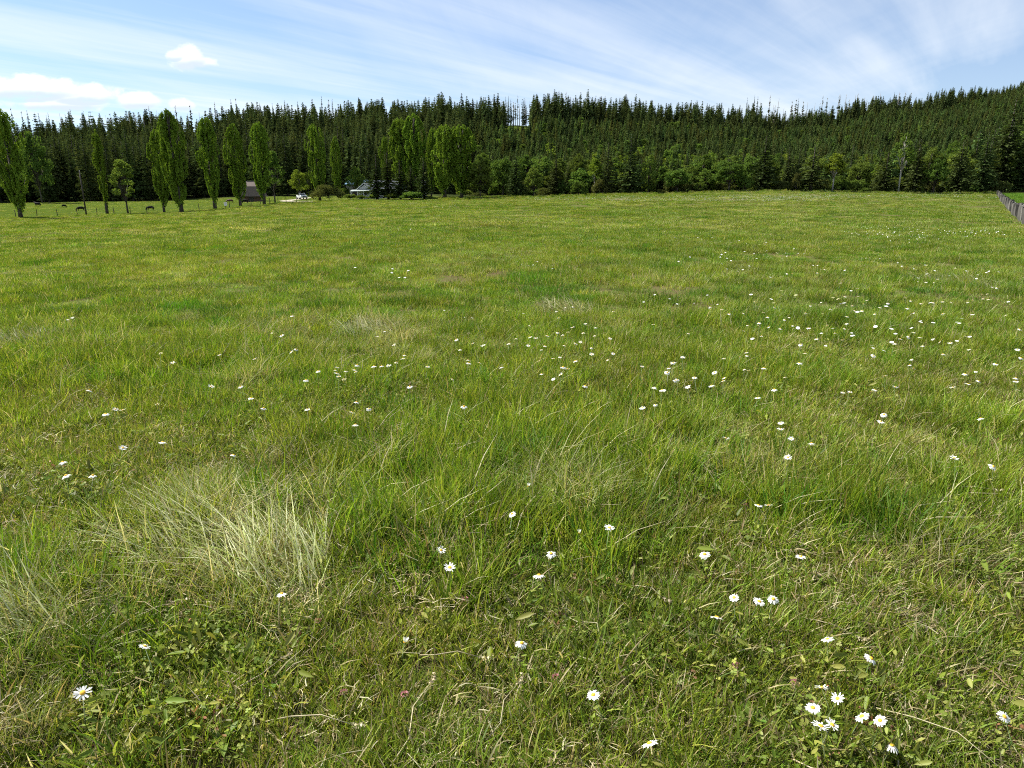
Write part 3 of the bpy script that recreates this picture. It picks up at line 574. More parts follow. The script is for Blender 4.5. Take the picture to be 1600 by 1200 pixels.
SPEC = [
 ('poplar', 33, 140, 168, 44, 'tall poplar cut by the left edge of the picture', POP),
 ('poplar_thin', 168, 152, 203, 15, 'thin sparse poplar just right of the slim pole', POP),
 ('poplar', 257, 151, 199, 26, 'slim poplar close on the left of the biggest pasture poplar', POP),
 ('poplar', 284, 147, 170, 44, 'biggest and widest poplar of the pasture row', POP),
 ('poplar', 336, 155, 182, 33, 'poplar standing next right of the biggest pasture poplar', POP),
 ('poplar', 376, 165, 193, 33, 'poplar directly left of the brown barn', POP),
 ('poplar', 413, 172, 190, 34, 'poplar whose trunk stands at the right end of the barn', POP),
 ('poplar', 500, 190, 192, 30, 'lone poplar behind the olive bush right of the truck', POP),
 ('poplar', 528, 228, 213, 18, 'small poplar far back between the lone poplar and the house', PH),
 ('poplar', 604, 222, 211, 17, 'slender poplar at the left of the group behind the house', PH),
 ('poplar', 630, 208, 184, 42, 'poplar behind the spruces, left half of the tallest house pair', PH),
 ('poplar', 650, 204, 177, 44, 'tallest poplar behind the right end of the house', PH),
 ('poplar', 674, 212, 199, 20, 'narrow poplar in the gap between the two broad house groups', PH),
 ('poplar', 695, 186, 194, 44, 'broad poplar right of the house, left one of the last pair', PH),
 ('poplar', 721, 187, 192, 46, 'rightmost poplar of the group right of the house', PH),
 ('small_tree', 200, 153, 241, 44, 'loose leafy tree alone by the fence right of the thin poplar', None),
 ('broad', 66, 236, 200, 46, 'round crowned bright green tree before the forest behind the cows', None),
 ('small_tree', 430, 182, 228, 36, 'dark leafy tree just right of the barn poplar', None),
 ('broad_bright', 468, 214, 262, 34, 'yellow green young tree left of the white truck', None),
 ('broad_bright', 482, 246, 266, 26, 'bright green tree standing in for the open slope behind the white truck', None),  # tree added in place of a bright green hillside clearing
 ('shrub_olive', 514, 187, 288, 58, 'wide olive bush right of the driveway', None),
 ('shrub', 548, 196, 302, 22, 'low clipped shrub at the left porch corner', 'shrubs in front of the house'),
 ('shrub', 565, 194, 304, 20, 'low shrub in front of the porch gable', 'shrubs in front of the house'),
 ('spruce', 590, 191, 240, 34, 'leftmost dark spruce in front of the house', 'spruces in front of the house'),
 ('spruce', 607, 194, 236, 30, 'second dark spruce in front of the house', 'spruces in front of the house'),
 ('spruce', 626, 190, 250, 30, 'third dark spruce in front of the house', 'spruces in front of the house'),
 ('spruce', 663, 196, 246, 32, 'dark spruce at the right end of the house', 'spruces in front of the house'),
 ('shrub', 646, 186, 298, 46, 'dark shrub before the right part of the house', 'shrubs in front of the house'),
 ('broad', 557, 226, 258, 30, 'round dark tree behind the porch roof', None),
 ('shrub', 540, 226, 291, 22, 'shrub under the left end of the blue shed roof', 'shrubs in front of the house'),
 ('shrub', 572, 228, 290, 24, 'shrub under the right end of the blue shed roof', 'shrubs in front of the house'),
 ('shrub', 585, 190, 301, 22, 'dark shrub under the leftmost house spruce', 'shrubs in front of the house'),
 ('shrub', 612, 188, 301, 26, 'dark shrub between the house spruces', 'shrubs in front of the house'),
 ('spruce', 643, 192, 258, 28, 'short dark spruce before the middle of the house', 'spruces in front of the house'),
 ('broad', 750, 185, 248, 46, 'round dark tree with forked trunk right of the last poplar', None),
 ('broad', 786, 196, 236, 44, 'grey green loose tree left in the centre forest edge', None),
 ('fir', 806, 190, 232, 34, 'dark conifer beside the grey green loose tree', None),
 ('broad', 834, 187, 260, 32, 'small round tree with visible stem at the centre field edge', None),
 ('spruce', 868, 192, 240, 30, 'conifer right of the small round tree', None),
 ('shrub', 904, 183, 281, 36, 'dark round bush at the field edge below the conifers', None),
 ('broad', 903, 205, 236, 34, 'bright tree rising behind the dark round bush', None),
 ('birch', 928, 194, 244, 26, 'pale stemmed tree left of the big centre conifers', None),
 ('fir', 948, 192, 222, 34, 'left one of the two big centre conifers', None),
 ('fir', 983, 189, 208, 44, 'darkest and biggest conifer at the centre field edge', None),
 ('broad', 1012, 189, 238, 30, 'light green tree right of the biggest centre conifer', None),
 ('broad', 1058, 188, 258, 44, 'spreading dull green tree with grey twigs at the field edge', None),
 ('broad', 1100, 193, 262, 34, 'low leafy tree left of the round willow', None),
 ('broad', 1138, 186, 243, 52, 'big round willow like tree right of centre', None),
 ('fir', 1190, 188, 212, 50, 'tall dark conifer right of the round willow like tree', None),
 ('fir', 1228, 190, 236, 40, 'broad conifer with low skirts right of the tall dark one', None),
 ('pine', 1266, 187, 226, 50, 'brownish green pine left of the white stemmed tree', None),
 ('birch', 1300, 185, 237, 34, 'white stemmed tree with light crown above the hedge', None),
 ('shrub', 1334, 182, 285, 27, 'dark round bush standing out in the field on the right', None),
 ('broad', 1340, 200, 246, 36, 'light leafy tree behind the dark round field bush', None),
 ('spruce', 1380, 188, 236, 36, 'conifer left of the tall bare birch', None),
 ('bare_birch', 1403, 187, 205, 34, 'tall thin birch with bare white trunk', None),
 ('spruce', 1427, 190, 216, 34, 'narrow layered conifer right of the bare birch', None),
 ('broad', 1458, 188, 245, 38, 'leafy tree with grey twig top right of the layered conifer', None),
 ('fir', 1493, 193, 218, 46, 'conifer left of the tall dark stand at the right', None),
 ('fir', 1530, 198, 205, 46, 'dark conifer above the end of the grey fence', None),
 ('fir', 1562, 208, 152, 62, 'tallest conifer of the right stand', None),
 ('fir', 1598, 205, 176, 56, 'conifer at the right picture edge above the bright crop', None),
 ('fir', 78, 256, 174, 34, 'tall dark fir top standing out at the left', None),
 ('pine', 162, 262, 172, 26, 'tall open topped pine above the thin poplar', None),
]
for q in SPEC: tree_px(*q)
taken = [(q[1], q[2]) for q in SPEC]
# forest edge: the trees one can tell apart between and behind those
GL, GRt, GB, GS = 'conifers along the forest edge behind the pasture', 'conifers along the forest edge beyond the meadow', 'leafy trees along the forest edge beyond the meadow', 'hedge shrubs along the far forest edge'
I1, I2, I3, I4, I5 = [], [], [], [], []
for k in range(92):
    px = -40+k*6.8+rnd.uniform(-5, 5); Y = rnd.uniform(0, 1)*34+np.interp(px, EDGE_PX, FOREST_Y); kind = rnd.choice(['fir', 'fir', 'spruce', 'pine', 'fir'])
    yt = np.interp(px, [-70, 0, 120, 250, 400, 560], [190, 205, 212, 210, 198, 205])+rnd.uniform(-12, 26)
    I1.append((px, tree_px(kind, px, Y, yt, None, '.', GL)))
number(I1, 'dark forest conifer')
for k in range(120):
    px = 735+k*7.4+rnd.uniform(-6, 6); Y = np.interp(px, EDGE_PX, FOREST_Y)+rnd.uniform(6, 48); kind = rnd.choice(['fir', 'spruce', 'spruce', 'broad', 'pine', 'broad', 'young', 'broad', 'broad'])
    yt = np.interp(px, [735, 850, 1000, 1300, 1450, 1560, 1700], [235, 240, 240, 236, 222, 190, 180])+rnd.uniform(-10, 24)
    if kind == 'broad': I2.append((px, tree_px(kind, px, Y, yt+4, rnd.uniform(34, 52), '.', GB)))
    else: I3.append((px, tree_px(kind, px, Y, yt, None, '.', GRt)))
number(I2, 'leafy forest tree'); number(I3, 'dark forest conifer')
for k in range(40):
    px = 725+k*21.6+rnd.uniform(-8, 8); Y = np.interp(px, EDGE_PX, FOREST_Y)+rnd.uniform(-2, 5); p = on_ground(px, Y)
    I4.append((px, tree(rnd.choice(['shrub', 'shrub', 'shrub_olive']), p, rnd.uniform(1.0, 5.0), rnd.uniform(2.2, 6.5), '.', GS)))
number(I4, 'low hedge shrub at the forest foot')
# skyline trees that stand apart on the ridge
def ridge(px): return np.interp(px, [-100, 0, 285, 400, 560, 700, 850, 1000, 1200, 1320, 1450, 1600, 1720], [460, 450, 450, 460, 470, 480, 480, 500, 560, 610, 650, 880, 900])
for k in range(20):
    px = 774+k*3.1+rnd.uniform(-1.5, 1.5); tree_px(rnd.choice(['snag', 'snag', 'spruce', 'pine', 'spruce']), px, ridge(px)+rnd.uniform(-22, 4), rnd.uniform(147, 172), rnd.uniform(4, 9), '%s thin tree from the left in the bright ridge gap right of centre' % ORD[k], 'sparse trees in the central ridge gap')
for k in range(15):
    px = 838+k*7.5+rnd.uniform(-3, 3); tree_px(rnd.choice(['snag', 'pine', 'spruce', 'spruce', 'fir']), px, ridge(px)+rnd.uniform(-20, 0), rnd.uniform(141, 162), rnd.uniform(8, 14), '%s tall tree from the left on the highest central ridge' % ORD[k], 'skyline trees on the central ridge')
for k in range(40):
    px = 1165+k*7.2+rnd.uniform(-4, 4); I5.append((px, tree_px(rnd.choice(['snag', 'snag', 'snag', 'spruce']), px, ridge(px)+rnd.uniform(-16, 4), rnd.uniform(146, 168) if px < 1330 else rnd.uniform(141, 160), rnd.uniform(5, 9), '.', 'snags on the right ridge')))
number(I5, 'thin ridge snag high'); I5 = []
for k in range(46):
    px = 10+k*11.5+rnd.uniform(-5, 5); I5.append((px, tree_px(rnd.choice(['snag', 'snag', 'spruce']), px, ridge(px)+rnd.uniform(-18, 2), np.interp(px, [0, 250, 350, 550], [176, 170, 162, 156])+rnd.uniform(-8, 12), rnd.uniform(6, 10), '.', 'skyline trees on the left ridge')))
number(I5, 'thin skyline tree far')

# the forest mass on the hill: nobody could count it
def far_conifer(seed, m, w=5.5, h=16, card=.55, low=.06, levels=42, nb=6, power=.85): return conifer(seed, h=h, w=w, low=low, levels=levels, nb=nb, m=m, dens=1.2, card=card, irregular=.4, power=power)[1]
def far_broad(seed, m): return broadleaf(seed, h=11, w=7.5, n=30, per=30, leaf=.6, m=m)[1]
proto_set('forest', [far_conifer(201, 'conifer_far', 5.4, power=.95), far_conifer(202, 'conifer_far', 4.6, power=.85), far_conifer(203, 'conifer_far', 6.2, low=.14, power=.8), far_conifer(204, 'conifer_y', 4.8, 12), far_conifer(205, 'conifer_y', 5.6, 12), far_broad(206, 'decid'), far_broad(207, 'decid_b'), far_conifer(208, 'olive', 5.5)])
n = 62000; ypr = np.sqrt(rng.random(n)*(930**2-195**2)+195**2); xpr = rng.uniform(-.86, .86, n)*ypr; pp = PXP(xpr, ypr)
fe = forest_edge(xpr, ypr); rg = ridge(pp); ok = (ypr > fe+14) & (ypr < rg+18) & ~((np.abs(pp-803) < 24) & (ypr > rg-55) & (rng.random(n) < .93)) & ~((np.abs(pp-803) < 26) & (ypr > rg-110) & (rng.random(n) < .55)) & ~((np.abs(pp-478) < 14) & (ypr < 330))
slope = (pp > 730) & (ypr < rg-42); ok &= rng.random(n) < np.where(slope, .95, .48)*np.clip(.45+1.1*fbm(xpr*.035, ypr*.035, 71, 3), .3, 1)
x, y, pp = xpr[ok], ypr[ok], pp[ok]; n = len(x); q = fbm(x*.02, y*.02, 66, 3); u = rng.random(n); rgx = ridge(pp); upper = (y > rgx-42)
bro = (u < np.clip((q-.46)*2.4, 0, .5)*np.clip((380-y)/120, 0, 1)*(pp > 720)+.22*(pp > 980)*(y < 330)); yng = (~bro) & (~upper) & (pp > 730) & (rng.random(n) < .90)
idx = np.where(bro, rng.integers(5, 7, n), np.where(yng, rng.integers(3, 5, n), rng.integers(0, 3, n)))
hh = np.where(yng, rng.uniform(.42, .82, n), np.where(bro, rng.uniform(.45, .8, n), rng.uniform(.7, 1.4, n)*np.where((pp > 730) & ~upper, .55, 1.0)))
hh *= np.where((pp > 1180), .80, 1.0)*(.72+.56*fbm(x*.05, y*.05, 88, 2)); idx = np.where((rng.random(n) < .035) & (idx < 3), 7, idx); mixd = rng.random(n); patchy = fbm(x*.03, y*.03, 45, 3); idx = np.where(yng & (mixd < .10+.5*np.clip(patchy-.5, 0, .5)), 0, np.where(yng & (mixd > .93), 7, np.where(yng & (mixd > .86), 5, idx)))
o = scatter('hillside_forest', 'forest', x, y, hh, .02, idx=idx); tag(o, 'dense dark conifer forest covering the whole hillside', 'forest', kind='stuff')

# ------------------------------------------------------------------ yard: barn, house, truck, cattle, fences
M['shingle'] = simple('weathered_shingle', (.135, .105, .088), .9, var=.35, scale=3, bump=.5)
M['plank'] = simple('brown_plank', (.10, .055, .035), .85, var=.4, scale=4, bump=.3)
M['greywood'] = simple('grey_weathered_wood', (.17, .165, .15), .9, var=.5, scale=7, bump=.5)
m, t, out = mat('split_paling_wood'); M['paling'] = m
tc = t.node('ShaderNodeTexCoord').outputs['Object']; r_ = t.node('ShaderNodeObjectInfo').outputs['Random']
gr = t.noise(t.node('ShaderNodeMapping', {0: tc, 3: (14, 14, 1.2)}).outputs[0], 3, 5, .6)
cc_ = t.node('ShaderNodeHueSaturation', {'Saturation': 1.0, 'Value': t.m('ADD', .20, t.m('MULTIPLY', r_, .75)), 'Color': t.mix(gr, (.075, .07, .06, 1), (.23, .22, .195, 1))})
b = t.node('ShaderNodeBsdfPrincipled', {'Base Color': cc_.outputs[0], 'Roughness': .9, 'Specular IOR Level': .2}); t.l.new(b.outputs[0], out.inputs[0])
M['whitewall'] = simple('white_siding', (.50, .50, .49), .7, var=.08)
M['blueroof'] = simple('blue_grey_roofing', (.075, .088, .115), .9, var=.15)
M['palegreen'] = simple('grey_green_roofing', (.24, .28, .26), .7, var=.12)
M['tinblue'] = simple('bright_blue_roofing', (.13, .25, .38), .9, var=.15)
M['trim'] = simple('white_trim', (.80, .80, .78), .5, var=.04)
M['glass'] = simple('dark_glass', (.02, .025, .03), .08, var=.1, spec=.8)
M['paint'] = simple('white_car_paint', (.78, .79, .80), .25, var=.03, spec=.6)
M['tyre'] = simple('tyre_rubber', (.02, .02, .02), .85, var=.2)
M['chrome'] = simple('chrome', (.55, .55, .55), .25, 1.0, var=.05)
M['lamp'] = simple('headlight_glass', (.7, .7, .68), .15, var=.03, spec=.8)
M['cowblack'] = simple('black_hide', (.012, .011, .010), .9, var=.3, spec=.1)
M['cowbrown'] = simple('brown_hide', (.085, .040, .022), .75, var=.3)
M['gravel'] = simple('gravel', (.33, .29, .22), .95, var=.2, scale=2.5, bump=.4)
M['wire'] = simple('fence_wire', (.25, .25, .25), .5, .8, var=.1)
M['oldpost'] = simple('old_post_wood', (.05, .042, .034), .9, var=.35, scale=5, bump=.3)

# gravel driveway, a strip laid on the ground
pts = [on_ground(500, 181), on_ground(478, 186), on_ground(452, 191), on_ground(446, 199), on_ground(458, 208), on_ground(470, 218), on_ground(480, 232)]
fine = [];
for a, b in zip(pts[:-1], pts[1:]):
    for k in range(6): fine.append(a.lerp(b, k/6))
fine.append(pts[-1]); v = []; f = []
for k, p in enumerate(fine):
    d = (fine[min(k+1, len(fine)-1)]-fine[max(k-1, 0)]); nrm = Vector((-d.y, d.x, 0)).normalized()
    for j, s_ in enumerate((-1.7, -.6, .6, 1.7)): q = p+nrm*s_; v.append((q.x, q.y, h1(q.x, q.y)+.06))
    if k: b = (k-1)*4; f += [(b+j, b+j+1, b+j+5, b+j+4) for j in range(3)]
tag(link(bpy.data.objects.new('gravel_driveway', mesh('driveway', v, f, M['gravel'], None, True))), kind='structure')

# barn
p = on_ground(396, 202); e = tag(empty('barn', (p.x, p.y, p.z-.15), R(4)), 'old brown barn with a grey shingled hip roof behind the pasture poplars', 'barn')
for (x0, x1, y0, y1) in ((-2.9, 2.9, -2.3, -2.15), (-2.9, 2.9, 2.15, 2.3), (-2.9, -2.75, -2.15, 2.15), (2.75, 2.9, -2.15, 2.15)):
    child('wall', MB().box(x0, x1, y0, y1, 0, 1.7).mesh('wall', M['plank']), e)
for k in range(19):
    x0 = -2.9+k*.306; child('plank', MB().box(x0+.012, x0+.294, -2.325, -2.302, .05, 1.65).mesh('plank', M['plank']), e)
rf = MB(); rf.add([(-3.4, -2.9, 1.55), (3.4, -2.9, 1.55), (3.4, 2.9, 1.55), (-3.4, 2.9, 1.55), (-1.35, 0, 5.75), (1.35, 0, 5.75), (-2.3, -1.7, 4.3), (2.3, -1.7, 4.3), (2.3, 1.7, 4.3), (-2.3, 1.7, 4.3)],
     [(3, 2, 1, 0), (0, 1, 7, 6), (6, 7, 5, 4), (1, 2, 8, 7), (7, 8, 5), (2, 3, 9, 8), (8, 9, 4, 5), (3, 0, 6, 9), (9, 6, 4)])
rfo = child('roof', rf.mesh('roof', M['shingle']), e)
child('ridge_cap', MB().box(-1.4, 1.4, -.12, .12, 5.72, 5.82).mesh('ridge_cap', M['greywood']), rfo)
d = child('door', MB().box(-.6, .9, -2.37, -2.33, .05, 1.6).mesh('door', M['oldpost']), e); child('handle', MB().box(.7, .76, -2.42, -2.372, 1.0, 1.25).mesh('handle', M['wire']), d)

# house
p = on_ground(628, 207); e = tag(empty('farmhouse', (p.x, p.y, p.z-.25), R(-2)), 'white farmhouse with blue grey gable roof and porch behind dark spruces', 'house')
child('wall', MB().box(-8.6, 6.2, 0, 7, 0, 2.95).mesh('wall', M['whitewall']), e)
rf = MB(); rf.add([(-8.9, -.6, 2.75), (6.7, -.6, 2.75), (6.7, 3.5, 5.2), (-8.9, 3.5, 5.2), (-8.9, 7.6, 2.75), (6.7, 7.6, 2.75), (-8.9, -.6, 2.93), (6.7, -.6, 2.93), (6.7, 3.5, 5.4), (-8.9, 3.5, 5.4), (-8.9, 7.6, 2.93), (6.7, 7.6, 2.93)],
     [(0, 1, 2, 3), (3, 2, 5, 4), (6, 7, 8, 9), (9, 8, 11, 10), (0, 1, 7, 6), (4, 5, 11, 10), (0, 3, 9, 6), (3, 4, 10, 9), (1, 2, 8, 7), (2, 5, 11, 8)])
rfo = child('roof', rf.mesh('roof', M['blueroof']), e)
child('chimney', MB().box(2.2, 2.9, 3.3, 4.0, 5.0, 6.3).mesh('chimney', M['greywood']), rfo)
child('fascia', MB().box(-8.9, 6.7, -.66, -.61, 2.72, 2.95).mesh('fascia', M['trim']), rfo)
for x0 in (-5.2, -2.2, 1.4, 4.6):
    wd = child('window', MB().box(x0, x0+1.4, -.04, -.003, 1.0, 2.2).mesh('window', M['trim']), e); child('pane', MB().box(x0+.1, x0+1.3, -.06, -.042, 1.1, 2.1).mesh('pane', M['glass']), wd)
d = child('door', MB().box(-.2, .75, -.05, -.003, .1, 2.15).mesh('door', M['blueroof']), e); child('handle', MB().box(.6, .66, -.09, -.052, 1.0, 1.12).mesh('handle', M['chrome']), d)
# gabled porch wing at the left end
gx = -12.4
child('wing_wall', MB().box(gx, gx+3.75, -1.5, 4.5, 0, 2.7).add([(gx, -1.5, 2.7), (gx+3.75, -1.5, 2.7), (gx+1.87, -1.5, 4.05)], [(0, 1, 2)]).mesh('wing_wall', M['whitewall']), e)
rw = MB().add([(gx-.35, -1.8, 2.62), (gx+1.87, -1.8, 4.35), (gx+4.1, -1.8, 2.62), (gx-.35, 4.7, 2.62), (gx+1.87, 4.7, 4.35), (gx+4.1, 4.7, 2.62), (gx-.35, -1.8, 2.78), (gx+1.87, -1.8, 4.52), (gx+4.1, -1.8, 2.78), (gx-.35, 4.7, 2.78), (gx+1.87, 4.7, 4.52), (gx+4.1, 4.7, 2.78)],
     [(0, 1, 4, 3), (1, 2, 5, 4), (6, 7, 10, 9), (7, 8, 11, 10), (0, 1, 7, 6), (1, 2, 8, 7), (3, 4, 10, 9), (4, 5, 11, 10), (0, 3, 9, 6), (2, 5, 11, 8)])
rwo = child('wing_roof', rw.mesh('wing_roof', M['blueroof']), e)
child('gable_trim', MB().add([(gx-.38, -1.84, 2.6), (gx+1.87, -1.84, 4.36), (gx+4.13, -1.84, 2.6), (gx-.38, -1.84, 2.82), (gx+1.87, -1.84, 4.58), (gx+4.13, -1.84, 2.82)], [(0, 1, 4, 3), (1, 2, 5, 4)]).mesh('gable_trim', M['trim']), rwo)
child('porch_roof', MB().add([(gx-1.9, -3.6, 2.05), (gx+4.0, -3.6, 2.25), (gx+4.0, -1.55, 2.6), (gx-1.9, -1.55, 2.5), (gx-1.9, -3.6, 2.17), (gx+4.0, -3.6, 2.37), (gx+4.0, -1.55, 2.72), (gx-1.9, -1.55, 2.6)],
     [(0, 1, 2, 3), (4, 5, 6, 7), (0, 1, 5, 4), (1, 2, 6, 5), (2, 3, 7, 6), (3, 0, 4, 7)]).mesh('porch_roof', M['palegreen']), e)
for x0 in (gx-1.7, gx+.2, gx+2.0, gx+3.7): child('porch_post', MB().box(x0, x0+.14, -3.5, -3.36, 0, 2.2).mesh('porch_post', M['trim']), e)
wd = child('window', MB().box(gx+1.1, gx+2.6, -1.55, -1.503, 1.0, 2.0).mesh('window', M['trim']), e); child('pane', MB().box(gx+1.2, gx+2.5, -1.57, -1.552, 1.1, 1.9).mesh('pane', M['glass']), wd)

# shed with the blue roof up behind the house
p = on_ground(557, 240); e = tag(empty('shed', (p.x, p.y, p.z-.2), 0), 'shed with bright blue roof half hidden by a tree behind the porch', 'shed')
child('wall', MB().box(-3.4, 3.4, 0, 5, 0, 3.9).mesh('wall', M['greywood']), e)
child('roof', MB().add([(-3.7, -.5, 3.8), (3.7, -.5, 3.8), (3.7, 5.5, 5.4), (-3.7, 5.5, 5.4), (-3.7, -.5, 3.92), (3.7, -.5, 3.92), (3.7, 5.5, 5.52), (-3.7, 5.5, 5.52)],
     [(0, 1, 2, 3), (4, 5, 6, 7), (0, 1, 5, 4), (1, 2, 6, 5), (2, 3, 7, 6), (3, 0, 4, 7)]).mesh('roof', M['tinblue']), e)
child('door', MB().box(-1.2, 1.2, -.05, -.003, 0, 2.6).mesh('door', M['oldpost']), e)

# pickup truck, nose turned to the viewer's right
p = on_ground(472, 213); e = tag(empty('pickup_truck', (p.x, p.y, p.z+.02), R(-58)), 'white pickup truck parked on the driveway beside the yellow green tree', 'truck')   # +x is the nose
child('body', MB().box(-2.6, 2.65, -.95, .95, .45, 1.0).box(1.15, 2.6, -.9, .9, 1.003, 1.18, (1.2, 2.5, -.82, .82)).box(-2.6, -.72, -.95, -.88, 1.003, 1.28).box(-2.6, -.72, .88, .95, 1.003, 1.28).box(-2.6, -2.53, -.877, .877, 1.003, 1.28).mesh('body', M['paint']), e)
cb = child('cab', MB().box(-.7, 1.14, -.9, .9, 1.003, 1.83, (-.5, .62, -.74, .74)).mesh('cab', M['paint']), e)
child('windshield', MB().add([(1.085, -.74, 1.12), (1.085, .74, 1.12), (.70, .66, 1.74), (.70, -.66, 1.74)], [(0, 1, 2, 3)]).mesh('windshield', M['glass']), cb)
for s_ in (-1, 1): child('side_window', MB().add([(-.5, s_*.888, 1.14), (.95, s_*.888, 1.14), (.55, s_*.775, 1.72), (-.4, s_*.775, 1.72)], [(0, 1, 2, 3)]).mesh('side_window', M['glass']), cb)
for x0 in (-1.6, 1.75):
    for s_ in (-1, 1):
        wv = MB(); wv.tube([(x0, s_*.78, .38), (x0, s_*1.0, .38)], .38, 16); wh = child('wheel', wv.mesh('wheel', M['tyre']), e)
        rv = MB(); rv.tube([(x0, s_*.99, .38), (x0, s_*1.02, .38)], .2, 12); child('rim', rv.mesh('rim', M['chrome']), wh)
child('bumper', MB().box(2.655, 2.78, -.95, .95, .48, .68).mesh('bumper', M['chrome']), e)
child('grille', MB().box(2.655, 2.70, -.5, .5, .74, .98).mesh('grille', M['tyre']), e)
for s_ in (-1, 1): child('headlight', MB().box(2.655, 2.71, s_*.72-.17, s_*.72+.17, .76, .96).mesh('headlight', M['lamp']), e)

# cattle: one continuous skin each
def cow_mesh(name, graze, m):
    V = [(0, 0, 1.02), (.55, 0, .98), (1.05, 0, 1.04), (-.5, 0, 1.0), (-.85, 0, 1.12)]; E_ = [(0, 1), (1, 2), (0, 3), (3, 4)]; Rd = [.46, .46, .38, .44, .34]
    hd = [(1.35, 0, .85), (1.55, 0, .5), (1.68, 0, .22), (1.76, 0, .08)] if graze else [(1.4, 0, 1.32), (1.62, 0, 1.52), (1.9, 0, 1.44), (2.08, 0, 1.32)]
    prev = 2
    for q, r in zip(hd, (.22, .15, .13, .085)): V.append(q); Rd.append(r); E_.append((prev, len(V)-1)); prev = len(V)-1
    for x0, y0, root, hind in ((.85, .22, 2, 0), (.85, -.22, 2, 0), (-.75, .22, 4, 1), (-.75, -.22, 4, 1)):
        b = len(V); V += [(x0, y0, .72), (x0-.10 if hind else x0+.02, y0, .40), (x0+.02, y0, .05)]; Rd += [.15 if not hind else .18, .075, .065]; E_ += [(root, b), (b, b+1), (b+1, b+2)]
    b = len(V); V += [(-1.12, 0, 1.1), (-1.16, 0, .5)]; Rd += [.05, .04]; E_ += [(4, b), (b, b+1)]
    hb = 7 if not graze else 6
    for s_ in (-1, 1): V.append((V[hb][0]-.05, s_*.24, V[hb][2]+.06)); Rd.append(.045); E_.append((hb, len(V)-1))
    me = bpy.data.meshes.new(name); me.from_pydata(V, E_, []); me.materials.append(m)
    return me, Rd
def cow(px, Y, rz, graze, brown, label, sc=1.0):
    p = on_ground(px, Y); me, Rd = cow_mesh('cow', graze, M['cowbrown' if brown else 'cowblack']); o = link(bpy.data.objects.new('cow', me)); o.location = p; o.rotation_euler = (0, 0, rz); o.scale = (sc, sc, sc)
    md = o.modifiers.new('skin', 'SKIN'); md.use_smooth_shade = True
    for q, r in zip(me.skin_vertices[0].data, Rd): q.radius = (r, r)
    me.skin_vertices[0].data[0].use_root = True
    o.modifiers.new('sub', 'SUBSURF').levels = 1; o.modifiers['sub'].render_levels = 1
    tag(o, label, 'cow', 'cattle on the far pasture')
cow(60, 199, R(160), False, False, 'black cow with raised head farthest left on the pasture', .85)
cow(100, 190, R(80), True, False, 'small black calf between the leftmost cow and the slim pole', .6)
cow(127, 171, R(184), True, False, 'black cow grazing just left of the slim pole', .72)
cow(236, 166, R(178), True, False, 'black cow grazing left of the slim pasture poplar', .72)
cow(360, 196, R(200), True, True, 'brown cow grazing left of the barn', .72)
cow(383, 188, R(185), True, False, 'black cow half hidden behind the poplar beside the barn', .72)

# pole
p = on_ground(135, 151); h = at(135, 268, 151).z-p.z
e = tag(empty('utility_pole', p, 0), 'slim dark wooden utility pole rising in the left pasture', 'pole')
child('shaft', MB().tube([(0, 0, -.4), (0, 0, h*.5), (0, 0, h)], [.17, .14, .11], 8).mesh('shaft', M['oldpost'], True), e)
child('insulator', MB().tube([(0, 0, h), (0, 0, h+.1), (0, 0, h+.18)], [.04, .07, .04], 8).mesh('insulator', M['trim'], True), e)
# white box on a post by the fence
p = on_ground(353, 156); e = tag(empty('white_marker_post', p, .2), 'white box on a short dark post by the pasture fence', 'post')
child('post', MB().box(-.07, .07, -.07, .07, -.2, .55).mesh('post', M['oldpost']), e); child('box', MB().box(-.26, .26, -.2, .2, .552, 1.25, (-.3, .3, -.22, .22)).mesh('box', M['trim']), e)

# wire fence along the pasture
FX = [(-30, 137), (0, 141.5), (80, 147), (160, 151), (260, 150.5), (345, 156), (400, 167), (450, 180), (492, 188)]
fp = [on_ground(a, b) for a, b in FX]; tot = sum((b-a).length for a, b in zip(fp[:-1], fp[1:])); L = 0; posts = []; step = 3.6; nxt = 0
for a, b in zip(fp[:-1], fp[1:]):
    d = (b-a).length
    while nxt <= L+d: q = a.lerp(b, (nxt-L)/d); posts.append(Vector((q.x, q.y, h1(q.x, q.y)))); nxt += step
    L += d
e = tag(empty('wire_fence', posts[0], 0), 'wire fence on dark wooden posts along the row of pasture poplars', 'fence')
pm_ = [MB().tube([(0, 0, -.3), (.01, 0, .6), (.02, .01, 1.25+.1*k)], [.075, .07, .06], 6).mesh('post', M['oldpost']) for k in range(3)]
for q in posts: child('post', pm_[rnd.randrange(3)], e, q-posts[0], (rnd.gauss(0, .04), rnd.gauss(0, .04), rnd.uniform(0, 6)))
for z in (.4, .75, 1.1): child('wire', MB().tube([q-posts[0]+Vector((0, 0, z)) for q in posts], .006, 3).mesh('wire', M['wire']), e)

